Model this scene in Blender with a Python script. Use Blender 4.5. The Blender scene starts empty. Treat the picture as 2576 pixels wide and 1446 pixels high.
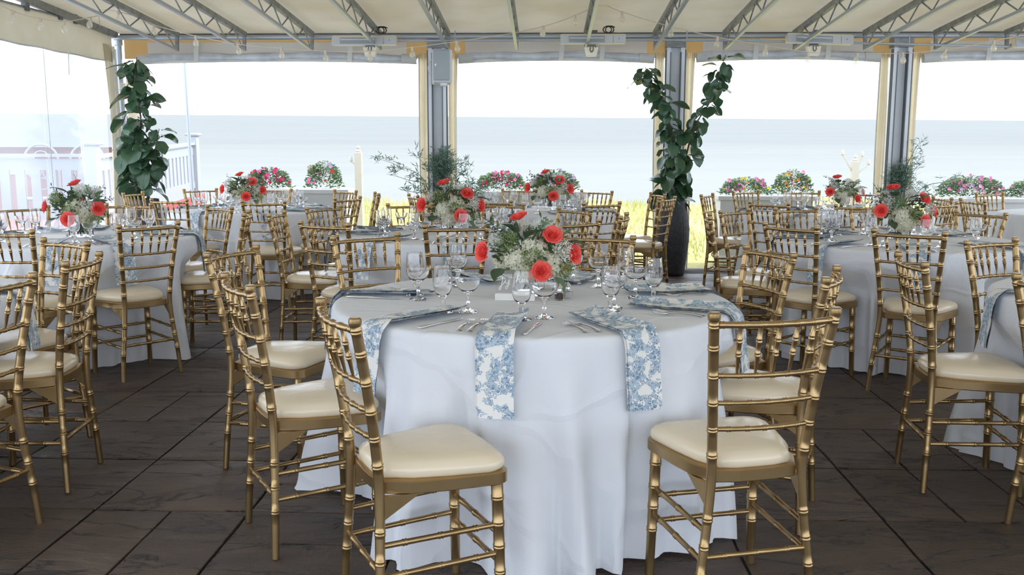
import bpy, math, random
from mathutils import Vector, Matrix, Euler
R = math.radians
random.seed(7)
scene = bpy.context.scene
C = scene.collection

# ------------------------------------------------------------------ camera
CAM_H, PITCH = 1.34, R(8.366)
cam_d = bpy.data.cameras.new('camera')
cam_d.sensor_width = 36.0
cam_d.lens = 2380 / 2576 * 36.0
cam_d.clip_end = 6000
cam = bpy.data.objects.new('camera', cam_d)
cam.matrix_world = Matrix.Translation((0, 0, CAM_H)) @ Euler((R(90) - PITCH, 0, 0)).to_matrix().to_4x4() @ Matrix.Rotation(0.0015, 4, 'Z')
C.objects.link(cam)
scene.camera = cam

# ------------------------------------------------------------------ sky, sun, exposure
w = bpy.data.worlds.new('sky'); scene.world = w
w.use_nodes = True
bg = w.node_tree.nodes['Background']
bg.inputs['Color'].default_value = (0.835, 0.93, 1.085, 1)
bg.inputs['Strength'].default_value = 1.95
sun_d = bpy.data.lights.new('sun', 'SUN'); sun_d.energy = 2.0; sun_d.angle = R(1.0); sun_d.color = (1, 0.95, 0.86)
sun = bpy.data.objects.new('sun', sun_d); C.objects.link(sun)
sun.rotation_euler = Vector((-0.80, 0.02, -1.0)).to_track_quat('-Z', 'Y').to_euler()
vs = scene.view_settings
vs.view_transform = 'Standard'; vs.look = 'None'; vs.gamma = 1.0; vs.exposure = 0.55; vs.use_curve_mapping = False
try:
    scene.cycles.transparent_max_bounces = 32
    scene.cycles.max_bounces = 10
    scene.cycles.diffuse_bounces = 6
    scene.cycles.sample_clamp_indirect = 6.0
except Exception:
    pass

# ------------------------------------------------------------------ materials
M = {}
def mat(name, col, rough=0.6, metal=0.0, spec=0.5, sub=None, bump=None, noise=None, trans=0.0, sheen=0.0, coat=0.0):
    m = bpy.data.materials.new(name); m.use_nodes = True
    nt = m.node_tree; N = nt.nodes; L = nt.links
    b = N['Principled BSDF']
    b.inputs['Base Color'].default_value = (*col, 1)
    b.inputs['Roughness'].default_value = rough
    b.inputs['Metallic'].default_value = metal
    b.inputs['Specular IOR Level'].default_value = spec
    if coat: b.inputs['Coat Weight'].default_value = coat; b.inputs['Coat Roughness'].default_value = 0.15
    if sheen: b.inputs['Sheen Weight'].default_value = sheen
    tc = N.new('ShaderNodeTexCoord')
    if noise:                                     # (scale, colour 2, contrast lo, hi, detail)
        sc, c2, lo, hi = noise[:4]
        t = N.new('ShaderNodeTexNoise'); t.inputs['Scale'].default_value = sc; t.inputs['Detail'].default_value = 6
        L.new(tc.outputs['Object'], t.inputs['Vector'])
        r = N.new('ShaderNodeValToRGB')
        r.color_ramp.elements[0].position = lo; r.color_ramp.elements[1].position = hi
        r.color_ramp.elements[0].color = (*col, 1); r.color_ramp.elements[1].color = (*c2, 1)
        L.new(t.outputs['Fac'], r.inputs['Fac']); L.new(r.outputs['Color'], b.inputs['Base Color'])
    if bump:                                      # (scale, strength, distance)
        t = N.new('ShaderNodeTexNoise'); t.inputs['Scale'].default_value = bump[0]; t.inputs['Detail'].default_value = 5
        L.new(tc.outputs['Object'], t.inputs['Vector'])
        bp = N.new('ShaderNodeBump'); bp.inputs['Strength'].default_value = bump[1]; bp.inputs['Distance'].default_value = bump[2]
        L.new(t.outputs['Fac'], bp.inputs['Height']); L.new(bp.outputs['Normal'], b.inputs['Normal'])
    if trans:                                     # share of light let through (thin cloth, petals, leaves)
        tr = N.new('ShaderNodeBsdfTranslucent')
        mx = N.new('ShaderNodeMixShader'); mx.inputs[0].default_value = trans
        bc = b.inputs['Base Color']
        if bc.is_linked: L.new(bc.links[0].from_socket, tr.inputs['Color'])
        else: tr.inputs['Color'].default_value = (*col, 1)
        L.new(b.outputs[0], mx.inputs[1]); L.new(tr.outputs[0], mx.inputs[2])
        L.new(mx.outputs[0], N['Material Output'].inputs['Surface'])
    M[name] = m
    return m

mat('gold', (0.44, 0.302, 0.148), rough=0.30, metal=0.9, noise=(9, (0.38, 0.255, 0.115), 0.35, 0.7), bump=(260, 0.06, 0.002))
mat('cushion', (0.76, 0.65, 0.475), rough=0.24, spec=0.6, bump=(9, 0.2, 0.02))
mat('cloth', (0.83, 0.85, 0.885), rough=0.85, spec=0.15, trans=0.12)
mat('silver', (0.78, 0.77, 0.76), rough=0.16, metal=1.0)
mat('steel', (0.30, 0.315, 0.32), rough=0.5, metal=0.45, noise=(14, (0.22, 0.225, 0.22), 0.4, 0.65))
mat('galv', (0.42, 0.46, 0.50), rough=0.4, metal=0.6)
mat('column_paint', (0.70, 0.74, 0.77), rough=0.45, noise=(4, (0.64, 0.68, 0.71), 0.4, 0.7))
mat('flap_canvas', (0.76, 0.68, 0.52), rough=0.8, spec=0.1, trans=0.42, noise=(3, (0.70, 0.60, 0.42), 0.35, 0.7))
mat('dark_steel', (0.13, 0.14, 0.145), rough=0.5, metal=0.3)
mat('canvas', (0.56, 0.51, 0.39), rough=0.8, spec=0.1, trans=0.22, noise=(3, (0.50, 0.44, 0.32), 0.35, 0.7))
mat('canvas_white', (0.70, 0.70, 0.67), rough=0.7, spec=0.2, trans=0.3)
mat('amber_canvas', (0.46, 0.29, 0.12), rough=0.8, spec=0.1, trans=0.3)
mat('vinyl_roll', (0.42, 0.44, 0.47), rough=0.25, spec=0.6, noise=(5, (0.58, 0.62, 0.66), 0.4, 0.65), bump=(7, 0.4, 0.03))
mat('white_plastic', (0.80, 0.80, 0.78), rough=0.4)
mat('cream_plastic', (0.85, 0.80, 0.62), rough=0.4)
mat('heater_body', (0.72, 0.66, 0.54), rough=0.45)
mat('heater_face', (0.62, 0.67, 0.73), rough=0.3, metal=0.5)
mat('grille', (0.36, 0.40, 0.42), rough=0.6)
mat('speaker_body', (0.68, 0.70, 0.71), rough=0.5)
mat('black', (0.02, 0.02, 0.02), rough=0.5)
mat('cord', (0.62, 0.54, 0.42), rough=0.7)
mat('pot', (0.035, 0.038, 0.045), rough=0.55, noise=(30, (0.06, 0.065, 0.075), 0.4, 0.7))
mat('soil', (0.05, 0.035, 0.025), rough=1.0)
mat('trunk', (0.16, 0.115, 0.085), rough=0.9, bump=(40, 0.5, 0.01), noise=(30, (0.09, 0.065, 0.05), 0.4, 0.65))
mat('fig_leaf', (0.050, 0.105, 0.052), rough=0.27, spec=0.5, trans=0.12, noise=(9, (0.072, 0.14, 0.068), 0.35, 0.7))
mat('fig_leaf_pale', (0.075, 0.15, 0.085), rough=0.3, spec=0.5, trans=0.15)
mat('olive_leaf', (0.16, 0.25, 0.19), rough=0.45, trans=0.2)
mat('bush_leaf', (0.060, 0.125, 0.045), rough=0.5, trans=0.2, noise=(12, (0.17, 0.27, 0.08), 0.42, 0.7))
mat('bouquet_leaf', (0.055, 0.095, 0.045), rough=0.45, trans=0.15, noise=(40, (0.09, 0.14, 0.06), 0.4, 0.7))
mat('bouquet_leaf_pale', (0.17, 0.25, 0.14), rough=0.5, trans=0.2)
mat('dark_leaf', (0.035, 0.055, 0.05), rough=0.5)
mat('stem', (0.10, 0.15, 0.06), rough=0.6)
mat('rose', (0.90, 0.12, 0.10), rough=0.55, spec=0.25, trans=0.25, noise=(60, (0.95, 0.21, 0.17), 0.35, 0.7))
mat('plaster', (0.42, 0.39, 0.35), rough=0.9)
mat('hydrangea', (0.80, 0.79, 0.63), rough=0.7, spec=0.2, trans=0.3)
mat('breath', (0.84, 0.84, 0.78), rough=0.7, trans=0.3)
mat('filler_green', (0.22, 0.30, 0.10), rough=0.7, trans=0.2)
mat('pink', (0.92, 0.24, 0.50), rough=0.6, trans=0.3)
mat('magenta', (0.80, 0.03, 0.18), rough=0.6, trans=0.3)
mat('orange', (0.95, 0.42, 0.08), rough=0.6, trans=0.3)
mat('violet', (0.70, 0.50, 0.74), rough=0.6, trans=0.3)
mat('yellow', (0.85, 0.78, 0.10), rough=0.6, trans=0.3)
mat('red_petal', (0.85, 0.08, 0.04), rough=0.6, trans=0.3)
mat('planter', (0.62, 0.63, 0.63), rough=0.6, noise=(3, (0.55, 0.56, 0.56), 0.4, 0.7))
mat('white_wood', (0.38, 0.41, 0.445), rough=0.6)
mat('post_paint', (0.52, 0.49, 0.43), rough=0.7, noise=(9, (0.55, 0.36, 0.22), 0.55, 0.75))
mat('red_deck', (0.42, 0.09, 0.09), rough=0.7)
mat('brick_wall', (0.28, 0.15, 0.14), rough=0.8)
mat('dark_cover', (0.07, 0.075, 0.085), rough=0.7)
mat('grout', (0.030, 0.025, 0.022), rough=0.95)
mat('sign_base', (0.80, 0.79, 0.75), rough=0.6)
mat('ink_white', (0.92, 0.92, 0.92), rough=0.5)
mat('pepper', (0.06, 0.045, 0.035), rough=0.9, noise=(300, (0.22, 0.16, 0.11), 0.4, 0.6))
mat('salt', (0.85, 0.85, 0.85), rough=0.9)
mat('lamp_blue', (0.1, 0.2, 0.9), rough=0.3)

def cloth_creases():                              # soft press creases running across the cloth
    m = M['cloth']; nt = m.node_tree; N = nt.nodes; L = nt.links; b = N['Principled BSDF']
    tc = N.new('ShaderNodeTexCoord')
    d = N.new('ShaderNodeTexNoise'); d.inputs['Scale'].default_value = 1.6; d.inputs['Detail'].default_value = 3; L.new(tc.outputs['Object'], d.inputs['Vector'])
    dd = N.new('ShaderNodeVectorMath'); dd.operation = 'MULTIPLY_ADD'; dd.inputs[1].default_value = (0.5, 0.5, 0.5)
    L.new(d.outputs['Color'], dd.inputs[0]); L.new(tc.outputs['Object'], dd.inputs[2])
    v = N.new('ShaderNodeTexVoronoi'); v.feature = 'DISTANCE_TO_EDGE'; v.inputs['Scale'].default_value = 2.3; L.new(dd.outputs[0], v.inputs['Vector'])
    mr = N.new('ShaderNodeMapRange'); mr.inputs['From Max'].default_value = 0.06; mr.inputs['To Min'].default_value = 1.0; mr.inputs['To Max'].default_value = 0.0; L.new(v.outputs['Distance'], mr.inputs['Value'])
    n2 = N.new('ShaderNodeTexNoise'); n2.inputs['Scale'].default_value = 6; n2.inputs['Detail'].default_value = 4; L.new(tc.outputs['Object'], n2.inputs['Vector'])
    ad = N.new('ShaderNodeMath'); ad.operation = 'MULTIPLY_ADD'; ad.inputs[1].default_value = 0.30; L.new(mr.outputs[0], ad.inputs[0]); L.new(n2.outputs['Fac'], ad.inputs[2])
    bp = N.new('ShaderNodeBump'); bp.inputs['Strength'].default_value = 0.5; bp.inputs['Distance'].default_value = 0.022
    L.new(ad.outputs[0], bp.inputs['Height']); L.new(bp.outputs[0], b.inputs['Normal'])
cloth_creases()

def slate():
    m = mat('slate', (0.072, 0.058, 0.050), rough=0.55, spec=0.4)
    nt = m.node_tree; N = nt.nodes; L = nt.links; b = N['Principled BSDF']
    geo = N.new('ShaderNodeNewGeometry'); oi = N.new('ShaderNodeObjectInfo')
    mp = N.new('ShaderNodeMapping'); mp.inputs['Scale'].default_value = (1.0, 2.6, 1.0)
    L.new(geo.outputs['Position'], mp.inputs['Vector'])
    n1 = N.new('ShaderNodeTexNoise'); n1.inputs['Scale'].default_value = 2.6; n1.inputs['Detail'].default_value = 9; n1.inputs['Roughness'].default_value = 0.62; n1.inputs['Distortion'].default_value = 1.6
    L.new(mp.outputs[0], n1.inputs['Vector'])
    n2 = N.new('ShaderNodeTexNoise'); n2.inputs['Scale'].default_value = 140; n2.inputs['Detail'].default_value = 3
    L.new(geo.outputs['Position'], n2.inputs['Vector'])
    wv = N.new('ShaderNodeTexNoise'); wv.noise_type = 'RIDGED_MULTIFRACTAL'; wv.inputs['Scale'].default_value = 1.7; wv.inputs['Detail'].default_value = 5; wv.inputs['Distortion'].default_value = 0.8
    L.new(mp.outputs[0], wv.inputs['Vector'])
    r = N.new('ShaderNodeValToRGB')
    r.color_ramp.elements[0].position = 0.3; r.color_ramp.elements[0].color = (0.058, 0.038, 0.028, 1)
    r.color_ramp.elements[1].position = 0.72; r.color_ramp.elements[1].color = (0.112, 0.079, 0.060, 1)
    L.new(n1.outputs['Fac'], r.inputs['Fac'])
    hv = N.new('ShaderNodeHueSaturation')
    mr = N.new('ShaderNodeMapRange'); mr.inputs['To Min'].default_value = 0.82; mr.inputs['To Max'].default_value = 1.2
    L.new(oi.outputs['Random'], mr.inputs['Value']); L.new(mr.outputs[0], hv.inputs['Value']); L.new(r.outputs['Color'], hv.inputs['Color'])
    # dark cleft lines running through the stone
    ck = N.new('ShaderNodeTexNoise'); ck.inputs['Scale'].default_value = 1.5; ck.inputs['Detail'].default_value = 7; ck.inputs['Roughness'].default_value = 0.55; ck.inputs['Distortion'].default_value = 0.6
    mp3 = N.new('ShaderNodeMapping'); mp3.inputs['Scale'].default_value = (1.1, 3.4, 1.0); mp3.inputs['Rotation'].default_value = (0, 0, 0.25)
    L.new(geo.outputs['Position'], mp3.inputs['Vector']); L.new(mp3.outputs[0], ck.inputs['Vector'])
    def mt(op, p_, q_):
        e_ = N.new('ShaderNodeMath'); e_.operation = op
        for i_, v_ in enumerate((p_, q_)):
            if isinstance(v_, (int, float)): e_.inputs[i_].default_value = v_
            else: L.new(v_, e_.inputs[i_])
        return e_.outputs[0]
    frac = mt('ABSOLUTE', mt('SUBTRACT', mt('FRACT', mt('MULTIPLY', ck.outputs['Fac'], 3.2), 0), 0.5), 0)
    ln = N.new('ShaderNodeMapRange'); ln.inputs['From Min'].default_value = 0.0; ln.inputs['From Max'].default_value = 0.055; ln.inputs['To Min'].default_value = 0.22; ln.inputs['To Max'].default_value = 1.0
    L.new(frac, ln.inputs['Value'])
    brk = N.new('ShaderNodeMapRange'); brk.inputs['From Min'].default_value = 0.50; brk.inputs['From Max'].default_value = 0.62; L.new(n1.outputs['Fac'], brk.inputs['Value'])
    lnm = mt('MAXIMUM', ln.outputs[0], brk.outputs[0])
    mm_ = N.new('ShaderNodeMix'); mm_.data_type = 'RGBA'; mm_.blend_type = 'MULTIPLY'; mm_.inputs['Factor'].default_value = 1.0
    cb = N.new('ShaderNodeCombineColor'); [L.new(lnm, cb.inputs[i_]) for i_ in range(3)]
    L.new(hv.outputs[0], mm_.inputs['A']); L.new(cb.outputs[0], mm_.inputs['B'])
    L.new(mm_.outputs['Result'], b.inputs['Base Color'])
    a1 = N.new('ShaderNodeMath'); a1.operation = 'MULTIPLY'; a1.inputs[1].default_value = 0.055
    L.new(n2.outputs['Fac'], a1.inputs[0])
    a2 = N.new('ShaderNodeMath'); a2.operation = 'ADD'
    L.new(n1.outputs['Fac'], a2.inputs[0]); L.new(a1.outputs[0], a2.inputs[1])
    a3 = N.new('ShaderNodeMath'); a3.operation = 'MULTIPLY_ADD'; a3.inputs[1].default_value = 0.16
    L.new(wv.outputs['Fac'], a3.inputs[0]); L.new(a2.outputs[0], a3.inputs[2])
    bp = N.new('ShaderNodeBump'); bp.inputs['Strength'].default_value = 1.0; bp.inputs['Distance'].default_value = 0.035
    a4 = mt('MULTIPLY_ADD', lnm, 0.35); L.new(a3.outputs[0], a4.node.inputs[2])
    L.new(a4, bp.inputs['Height']); L.new(bp.outputs[0], b.inputs['Normal'])
    rr = N.new('ShaderNodeMapRange'); rr.inputs['To Min'].default_value = 0.32; rr.inputs['To Max'].default_value = 0.58
    L.new(n1.outputs['Fac'], rr.inputs['Value']); L.new(rr.outputs[0], b.inputs['Roughness'])
slate()

def glass(name, tint, refl=1.0, base=0.04, rough=0.02, milky=0.0, milk=(0.9, 0.93, 0.95)):
    m = bpy.data.materials.new(name); m.use_nodes = True
    nt = m.node_tree; N = nt.nodes; L = nt.links; N.remove(N['Principled BSDF'])
    t = N.new('ShaderNodeBsdfTransparent'); t.inputs['Color'].default_value = (*tint, 1)
    g = N.new('ShaderNodeBsdfGlossy'); g.inputs['Roughness'].default_value = rough; g.inputs['Color'].default_value = (refl, refl, refl, 1)
    lw = N.new('ShaderNodeLayerWeight'); lw.inputs['Blend'].default_value = 0.32
    pw = N.new('ShaderNodeMath'); pw.operation = 'POWER'; pw.inputs[1].default_value = 1.6
    L.new(lw.outputs['Facing'], pw.inputs[0])
    mr = N.new('ShaderNodeMapRange'); mr.inputs['To Min'].default_value = base; mr.inputs['To Max'].default_value = 0.8
    L.new(pw.outputs[0], mr.inputs['Value'])
    mx = N.new('ShaderNodeMixShader'); L.new(mr.outputs[0], mx.inputs[0]); L.new(t.outputs[0], mx.inputs[1]); L.new(g.outputs[0], mx.inputs[2])
    out = mx
    if milky:
        tr = N.new('ShaderNodeBsdfTranslucent'); tr.inputs['Color'].default_value = (*milk, 1)
        m2 = N.new('ShaderNodeMixShader'); m2.inputs[0].default_value = milky
        L.new(mx.outputs[0], m2.inputs[1]); L.new(tr.outputs[0], m2.inputs[2]); out = m2
    L.new(out.outputs[0], N['Material Output'].inputs['Surface'])
    M[name] = m
def real_glass():
    m = mat('glass', (1, 1, 1), rough=0.0, spec=0.5)
    b = m.node_tree.nodes['Principled BSDF']
    b.inputs['Transmission Weight'].default_value = 1.0; b.inputs['IOR'].default_value = 1.46
real_glass()
glass('bulb_glass', (0.95, 0.95, 0.93), base=0.10, milky=0.42, milk=(0.95, 0.94, 0.9))
glass('vinyl', (0.95, 0.96, 0.965), base=0.03, rough=0.12, milky=0.16)
glass('acrylic', (0.97, 0.975, 0.98), base=0.04)

def toile():                                      # blue floral print on off-white linen
    m = mat('toile', (0.84, 0.82, 0.77), rough=0.85, spec=0.15)
    nt = m.node_tree; N = nt.nodes; L = nt.links; b = N['Principled BSDF']
    tc = N.new('ShaderNodeTexCoord'); oi = N.new('ShaderNodeObjectInfo')
    sh = N.new('ShaderNodeVectorMath'); sh.operation = 'ADD'
    ml = N.new('ShaderNodeMath'); ml.operation = 'MULTIPLY'; ml.inputs[1].default_value = 11
    L.new(oi.outputs['Random'], ml.inputs[0]); L.new(ml.outputs[0], sh.inputs[1]); L.new(tc.outputs['UV'], sh.inputs[0])
    def mth(op, *v):
        q = N.new('ShaderNodeMath'); q.operation = op
        for i, x in enumerate(v):
            if isinstance(x, (int, float)): q.inputs[i].default_value = x
            else: L.new(x, q.inputs[i])
        return q.outputs[0]
    dn = N.new('ShaderNodeTexNoise'); dn.inputs['Scale'].default_value = 30; dn.inputs['Detail'].default_value = 2
    L.new(sh.outputs[0], dn.inputs['Vector'])
    dd = N.new('ShaderNodeVectorMath'); dd.operation = 'MULTIPLY_ADD'; dd.inputs[1].default_value = (0.016, 0.016, 0)
    L.new(dn.outputs['Color'], dd.inputs[0]); L.new(sh.outputs[0], dd.inputs[2])
    tone = N.new('ShaderNodeTexNoise'); tone.inputs['Scale'].default_value = 85; tone.inputs['Detail'].default_value = 4; L.new(sh.outputs[0], tone.inputs['Vector'])
    clus = N.new('ShaderNodeTexNoise'); clus.inputs['Scale'].default_value = 19; clus.inputs['Detail'].default_value = 1; L.new(sh.outputs[0], clus.inputs['Vector'])
    def blossoms(scale, petals, rad, rnd):        # rosettes: petal lobes around scattered centres
        v = N.new('ShaderNodeTexVoronoi'); v.voronoi_dimensions = '2D'; v.inputs['Scale'].default_value = scale; v.inputs['Randomness'].default_value = rnd
        L.new(dd.outputs[0], v.inputs['Vector'])
        df = N.new('ShaderNodeVectorMath'); df.operation = 'SUBTRACT'; L.new(dd.outputs[0], df.inputs[0]); L.new(v.outputs['Position'], df.inputs[1])
        sx = N.new('ShaderNodeSeparateXYZ'); L.new(df.outputs[0], sx.inputs[0])
        th = mth('ARCTAN2', sx.outputs['Y'], sx.outputs['X'])
        c = mth('ABSOLUTE', mth('COSINE', mth('MULTIPLY', mth('ADD', th, v.outputs['Color']), petals / 2)))
        rr = mth('MULTIPLY', rad, mth('ADD', 0.45, mth('MULTIPLY', 0.55, mth('POWER', c, 0.6))))
        inside = mth('LESS_THAN', v.outputs['Distance'], rr)
        ring = mth('GREATER_THAN', mth('ABSOLUTE', mth('SUBTRACT', v.outputs['Distance'], rad * 0.30)), 0.035)
        gap = mth('GREATER_THAN', c, 0.22)
        return mth('MULTIPLY', inside, mth('MULTIPLY', ring, mth('MAXIMUM', gap, mth('LESS_THAN', v.outputs['Distance'], rad * 0.3))))
    big = mth('MULTIPLY', blossoms(23, 7, 0.56, 0.75), mth('GREATER_THAN', clus.outputs['Fac'], 0.50))
    small = mth('MULTIPLY', blossoms(52, 5, 0.50, 0.95), mth('GREATER_THAN', clus.outputs['Fac'], 0.465))
    leaf = mth('MULTIPLY', blossoms(75, 3, 0.55, 1.0), mth('GREATER_THAN', tone.outputs['Fac'], 0.46))
    msk = mth('MAXIMUM', big, mth('MAXIMUM', small, mth('MULTIPLY', leaf, mth('GREATER_THAN', clus.outputs['Fac'], 0.43))))
    rp = N.new('ShaderNodeValToRGB')
    rp.color_ramp.elements[0].position = 0.36; rp.color_ramp.elements[0].color = (0.15, 0.235, 0.335, 1)
    rp.color_ramp.elements[1].position = 0.62; rp.color_ramp.elements[1].color = (0.45, 0.545, 0.63, 1)
    L.new(tone.outputs['Fac'], rp.inputs['Fac'])
    mx = N.new('ShaderNodeMix'); mx.data_type = 'RGBA'
    L.new(msk, mx.inputs['Factor']); mx.inputs['A'].default_value = (0.80, 0.79, 0.75, 1); L.new(rp.outputs['Color'], mx.inputs['B'])
    L.new(mx.outputs['Result'], b.inputs['Base Color'])
toile()

def water_mat():
    m = mat('sea', (0.46, 0.60, 0.63), rough=0.5, spec=0.06)
    nt = m.node_tree; N = nt.nodes; L = nt.links; b = N['Principled BSDF']
    g = N.new('ShaderNodeNewGeometry'); mp = N.new('ShaderNodeMapping'); mp.inputs['Scale'].default_value = (0.0045, 0.03, 0.03)
    L.new(g.outputs['Position'], mp.inputs['Vector'])
    n = N.new('ShaderNodeTexNoise'); n.inputs['Scale'].default_value = 1.0; n.inputs['Detail'].default_value = 7
    L.new(mp.outputs[0], n.inputs['Vector'])
    r = N.new('ShaderNodeValToRGB')
    r.color_ramp.elements[0].position = 0.33; r.color_ramp.elements[0].color = (0.158, 0.164, 0.150, 1)
    r.color_ramp.elements[1].position = 0.68; r.color_ramp.elements[1].color = (0.180, 0.188, 0.172, 1)
    L.new(n.outputs['Fac'], r.inputs['Fac'])
    sp = N.new('ShaderNodeSeparateXYZ'); L.new(g.outputs['Position'], sp.inputs[0])   # colour paler at the near edge, fading out with distance
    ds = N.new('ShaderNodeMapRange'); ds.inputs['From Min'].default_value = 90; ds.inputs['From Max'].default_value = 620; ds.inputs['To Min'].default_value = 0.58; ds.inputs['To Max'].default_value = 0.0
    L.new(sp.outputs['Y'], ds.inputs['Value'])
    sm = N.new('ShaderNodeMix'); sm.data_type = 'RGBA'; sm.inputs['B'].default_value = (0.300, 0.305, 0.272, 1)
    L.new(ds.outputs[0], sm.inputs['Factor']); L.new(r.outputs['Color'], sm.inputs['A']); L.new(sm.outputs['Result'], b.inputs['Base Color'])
    mp2 = N.new('ShaderNodeMapping'); mp2.inputs['Scale'].default_value = (0.1, 0.6, 0.6); L.new(g.outputs['Position'], mp2.inputs['Vector'])
    n2 = N.new('ShaderNodeTexNoise'); n2.inputs['Scale'].default_value = 1.0; n2.inputs['Detail'].default_value = 4
    L.new(mp2.outputs[0], n2.inputs['Vector'])
    bp = N.new('ShaderNodeBump'); bp.inputs['Strength'].default_value = 0.25; bp.inputs['Distance'].default_value = 0.5
    L.new(n2.outputs['Fac'], bp.inputs['Height']); L.new(bp.outputs[0], b.inputs['Normal'])
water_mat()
mat('lawn', (0.36, 0.38, 0.12), rough=0.95, noise=(0.9, (0.55, 0.44, 0.20), 0.35, 0.65), bump=(18, 0.6, 0.05))
mat('grass', (0.42, 0.45, 0.15), rough=0.8, trans=0.3, noise=(0.8, (0.66, 0.52, 0.26), 0.38, 0.62))

def roof_mat():
    m = mat('roof_canvas', (0.82, 0.77, 0.66), rough=0.75, spec=0.15, trans=0.20, bump=(2.5, 0.15, 0.06))
    nt = m.node_tree; N = nt.nodes; L = nt.links; b = N['Principled BSDF']
    g = N.new('ShaderNodeNewGeometry')
    n = N.new('ShaderNodeTexNoise'); n.inputs['Scale'].default_value = 1.3; n.inputs['Detail'].default_value = 5; L.new(g.outputs['Position'], n.inputs['Vector'])
    r = N.new('ShaderNodeValToRGB')
    r.color_ramp.elements[0].position = 0.32; r.color_ramp.elements[0].color = (0.42, 0.362, 0.250, 1)
    r.color_ramp.elements[1].position = 0.62; r.color_ramp.elements[1].color = (0.485, 0.437, 0.340, 1)
    L.new(n.outputs['Fac'], r.inputs['Fac'])
    s = N.new('ShaderNodeTexNoise'); s.inputs['Scale'].default_value = 38; s.inputs['Detail'].default_value = 2; L.new(g.outputs['Position'], s.inputs['Vector'])
    st = N.new('ShaderNodeMapRange'); st.inputs['From Min'].default_value = 0.70; st.inputs['From Max'].default_value = 0.76
    L.new(s.outputs['Fac'], st.inputs['Value'])
    mx = N.new('ShaderNodeMix'); mx.data_type = 'RGBA'; mx.inputs['B'].default_value = (0.45, 0.36, 0.25, 1)
    L.new(st.outputs[0], mx.inputs['Factor']); L.new(r.outputs['Color'], mx.inputs['A'])
    L.new(mx.outputs['Result'], b.inputs['Base Color'])
    for q in N:
        if q.type == 'BSDF_TRANSLUCENT': L.new(mx.outputs['Result'], q.inputs['Color'])
roof_mat()

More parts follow.
